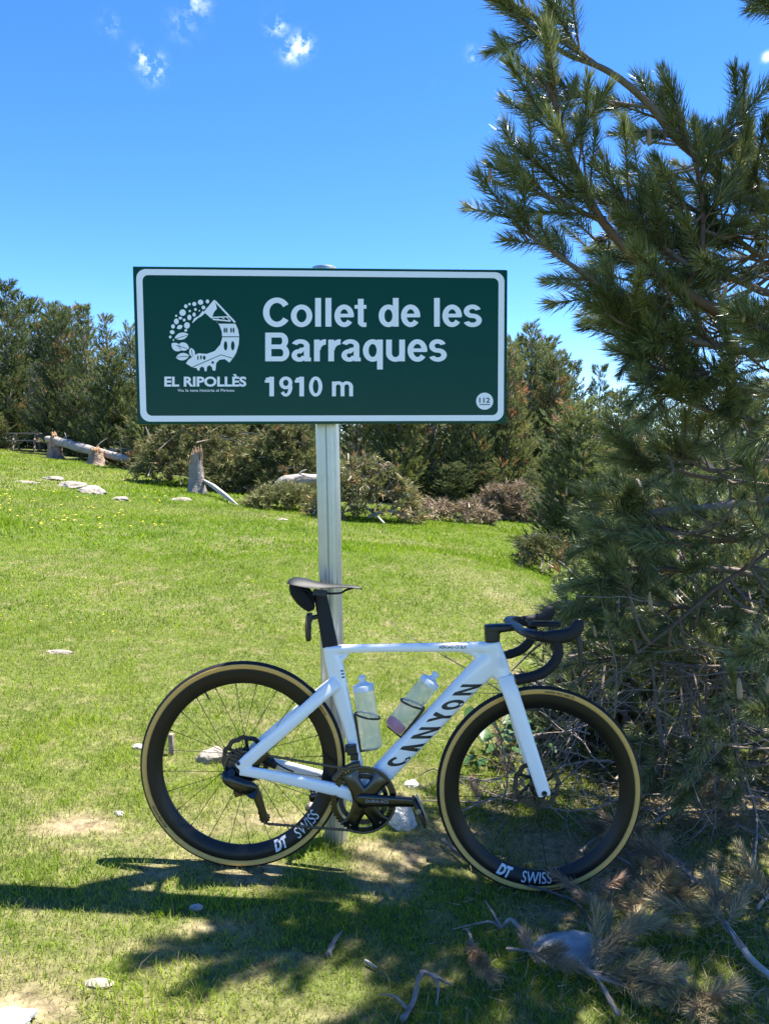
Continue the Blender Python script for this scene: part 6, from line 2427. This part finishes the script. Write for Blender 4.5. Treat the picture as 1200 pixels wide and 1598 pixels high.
def build_litter():
    g = random.Random(4)
    # tangle of dead twigs in the shade behind the front wheel and below the crown
    mb = MB()
    for k in range(80):
        px, py = g.uniform(760, 1230), g.uniform(1020, 1290)
        Y = g.uniform(2.66, 3.5)
        p = at(px, py, Y)
        zg = gzf(p.x, p.y)
        if p.z < zg + .01:
            p.z = zg + .02
        if px < 880 and py < 1090:
            continue
        d = Vector((g.gauss(-.2, .8), g.gauss(-.1, .5), g.gauss(.1, .6))).normalized()
        twig_tree(mb, p, d, g.uniform(.25, .6), g.uniform(.002, .0055), 2 if k % 2 else 1, g)
    tag(mb.build('dead_twigs', M['twig_brown'], None), 'tangle of bare grey dead twigs in the shade behind the front wheel', 'twigs', kind='stuff')
    # needles and scraps on the soil
    n = 24000
    gx = np.random.default_rng(9)
    x = gx.uniform(.05, 2.6, n)
    y = gx.uniform(1.75, 4.2, n)
    w = sstep(.15, .9, x - .15 * (2.6 - y) + (vnoise(x, y, 3, 41) - .5) * .6)
    keep = gx.random(n) < w * .9 + .06
    x, y = x[keep], y[keep]
    n = len(x)
    z = gz(x, y) + gx.uniform(.002, .022, n)
    D = unit(np.stack([gx.normal(size=n), gx.normal(size=n), gx.normal(size=n) * .25], 1))
    V = leaf_tris(np.stack([x, y, z], 1), D, gx.uniform(.03, .065, n), np.full(n, .0023), gx)
    me = tri_mesh('needle_litter', V, M['dead_needle'], np.repeat(gx.random(n), 3), np.zeros(3 * n))
    tag(link('needle_litter', me), 'brown fallen pine needles strewn under the near pine', 'needles', kind='stuff')

    # cut boughs with drying needles on the ground
    def bough(pts, r, label, shoots, mname='twig_grey', k2=(0, 1, 3), s=1.0, need='needle_dry', brown=False):
        W_ = [on_ground(px, py) + Vector((0, 0, .015 + h)) for px, py, h in pts]
        o = empty('fallen_bough', W_[0])
        tag(o, label, 'branch', 'cut pine boughs on the ground')
        path = spline([w - W_[0] for w in W_], 5)
        mb = MB()
        noisy_tube(mb, path, [r * (1 - .6 * i / (len(path) - 1)) for i in range(len(path))], 7, r * .05, len(label))
        mb.build('stem', M[mname], o, True, 60)
        for (t, dx, dy, dz, k, sc_) in shoots:
            i = min(int(t * (len(path) - 1)), len(path) - 2)
            p = path[i].lerp(path[i + 1], t * (len(path) - 1) - i)
            d = Vector((dx, dy, dz)).normalized()
            q = link('needle_shoot', DRY[k] if not brown else BRN[k], o)
            q.matrix_local = orient(p, d, g.uniform(0, 6.28), sc_ * s)
    DRY = [shoot_mesh('needle_shoot', a, 'needle_dry', 'twig_grey') for a in SH]
    BR2 = []
    for a in SH:
        b = dict(a)
        b['dry'] = np.clip(a['dry'] + .75, 0, 1)
        BR2.append(shoot_mesh('needle_shoot', b, 'needle_dry', 'twig_grey'))
    BRN = BR2
    R_ = g.uniform

    def fan(n, dx, dy, dz, ks=(0, 1, 2, 5)):
        return [(R_(.25, 1.0), dx + g.gauss(0, .55), dy + g.gauss(0, .45), dz * .3 + abs(g.gauss(0, .12)), g.choice(ks), R_(.55, .8)) for _ in range(n)]
    bough([(905, 1530, .03), (930, 1548, .03), (965, 1560, .03), (1010, 1575, .02)], .010, 'silvery green cut bough near the bottom edge below the flat stone', fan(9, .8, -.05, .25))
    bough([(905, 1535, .03), (940, 1500, .04), (985, 1470, .04)], .007, 'greenish cut bough fanned out just right of the flat stone', fan(7, .7, .5, .35))
    bough([(1160, 1510, .04), (1122, 1465, .06), (1110, 1425, .06)], .009, 'cut bough with long silvery needles on the thick pale branch at the right', fan(8, .3, .3, .5))
    bough([(1090, 1400, .03), (1050, 1375, .05), (1000, 1355, .06)], .008, 'brownish cut bough just right of the front tyre', fan(8, -.5, .1, .4), brown=True)
    bough([(960, 1350, .02), (1000, 1385, .04), (1040, 1420, .03)], .006, 'olive cut bough with star shaped tuft below the long curved branch', fan(7, .4, -.4, .6, (2, 4, 4)))
    bough([(905, 1345, .02), (935, 1325, .03), (985, 1315, .03)], .006, 'rusty cut bough touching the right side of the front tyre', fan(6, .4, .2, .4), brown=True)
    bough([(1020, 1300, .03), (1070, 1275, .05), (1130, 1260, .06)], .007, 'dark olive cut bough in the shade right of the front wheel', fan(8, .1, .1, .5))
    bough([(1195, 1330, .03), (1140, 1310, .06), (1100, 1290, .05)], .007, 'cut bough at the right edge above the forked twig', fan(7, -.4, 0, .4))
    bough([(730, 1470, .02), (738, 1500, .03), (740, 1530, .02)], .005, 'small reddish brown dead shoot in the grass left of the flat stone', fan(4, .05, -.8, .15, (1, 2)), brown=True, s=.8)
    bough([(790, 1500, .02), (830, 1510, .03), (860, 1525, .02)], .005, 'brown dead shoots just below the curved grey twig', fan(5, .3, -.4, .3, (2, 4)), brown=True, s=.85)
    bough([(880, 1400, .02), (920, 1420, .03), (960, 1440, .03)], .005, 'brown dead shoots between the front tyre and the flat stone', fan(6, .4, -.1, .35, (1, 2, 5)), brown=True, s=.9)
    bough([(1140, 1560, .02), (1100, 1580, .03), (1060, 1595, .02)], .006, 'dull olive cut bough in the lower right corner', fan(6, -.3, -.3, .4))
    bough([(1180, 1440, .03), (1200, 1420, .04), (1220, 1400, .04)], .006, 'olive cut bough at the right edge above the thick pale branch', fan(6, -.2, -.1, .5))
    bough([(700, 1290, .02), (760, 1270, .04), (800, 1262, .05)], .005, 'thin dead bough lying behind the spokes of the front wheel', fan(4, .3, .1, .5, (2, 5)), brown=True, s=.8)
    bough([(960, 1240, .05), (1000, 1210, .10), (1060, 1190, .12)], .006, 'dark bough in the deep shade behind the front tyre', fan(8, .1, -.1, .4))

    # broad leaved plants behind the front wheel
    def plant(px, py, n, h, label, seed):
        p = on_ground(px, py)
        o = empty('leafy_plant', p)
        tag(o, label, 'plant', 'leafy plants in the shade of the pine')
        gp_ = np.random.default_rng(seed)
        st = MB()
        leaves = []
        for k in range(n):
            a = gp_.uniform(0, 6.28)
            hh = h * gp_.uniform(.35, 1)
            e = Vector((math.cos(a) * h * .45, math.sin(a) * h * .45, hh))
            st.tube(spline([Vector((0, 0, 0)), e * .5 + Vector((0, 0, .03)), e], 2), [.003, .0028, .0025, .002, .0015], 4, False)
            leaves.append((e, a))
            leaves.append((e * .65 + Vector((0, 0, .02)), a + 1.2))
        st.build('stems', M['bark_red'], o)
        for (e, a) in leaves:
            L, w = gp_.uniform(.05, .08), gp_.uniform(.020, .03)
            me = bpy.data.meshes.new('leaf')
            vs, fs = [], []
            for i in range(5):
                t = i / 4
                ww = w * math.sin(math.pi * (t * .9 + .08))
                zz = -.25 * L * t * t
                vs += [(t * L, -ww, zz + .006), (t * L, 0, zz), (t * L, ww, zz + .006)]
            for i in range(4):
                fs += [(i * 3, i * 3 + 3, i * 3 + 4, i * 3 + 1), (i * 3 + 1, i * 3 + 4, i * 3 + 5, i * 3 + 2)]
            me.from_pydata(vs, [], fs)
            me.materials.append(M['broad_leaf'])
            at_ = me.attributes.new('tint', 'FLOAT', 'POINT')
            at_.data.foreach_set('value', np.full(len(vs), gp_.random(), np.float32))
            shade(me, 80)
            q = link('leaf', me, o)
            q.location = e
            q.rotation_euler = (gp_.normal(0, .3), gp_.normal(.1, .3), a + gp_.normal(0, .4))
    plant(790, 1215, 9, .34, 'dark leafy plant seen through the left half of the front wheel', 1)
    plant(830, 1185, 8, .30, 'leafy plant behind the fork blade', 2)
    plant(770, 1180, 6, .22, 'small leafy plant between the down tube and the front tyre', 3)
    plant(960, 1120, 4, .26, 'small fresh green plant just right of the top of the front tyre', 4)
    plant(1090, 1130, 8, .45, 'dark leafy plant under the pine at the right', 5)


build_litter()
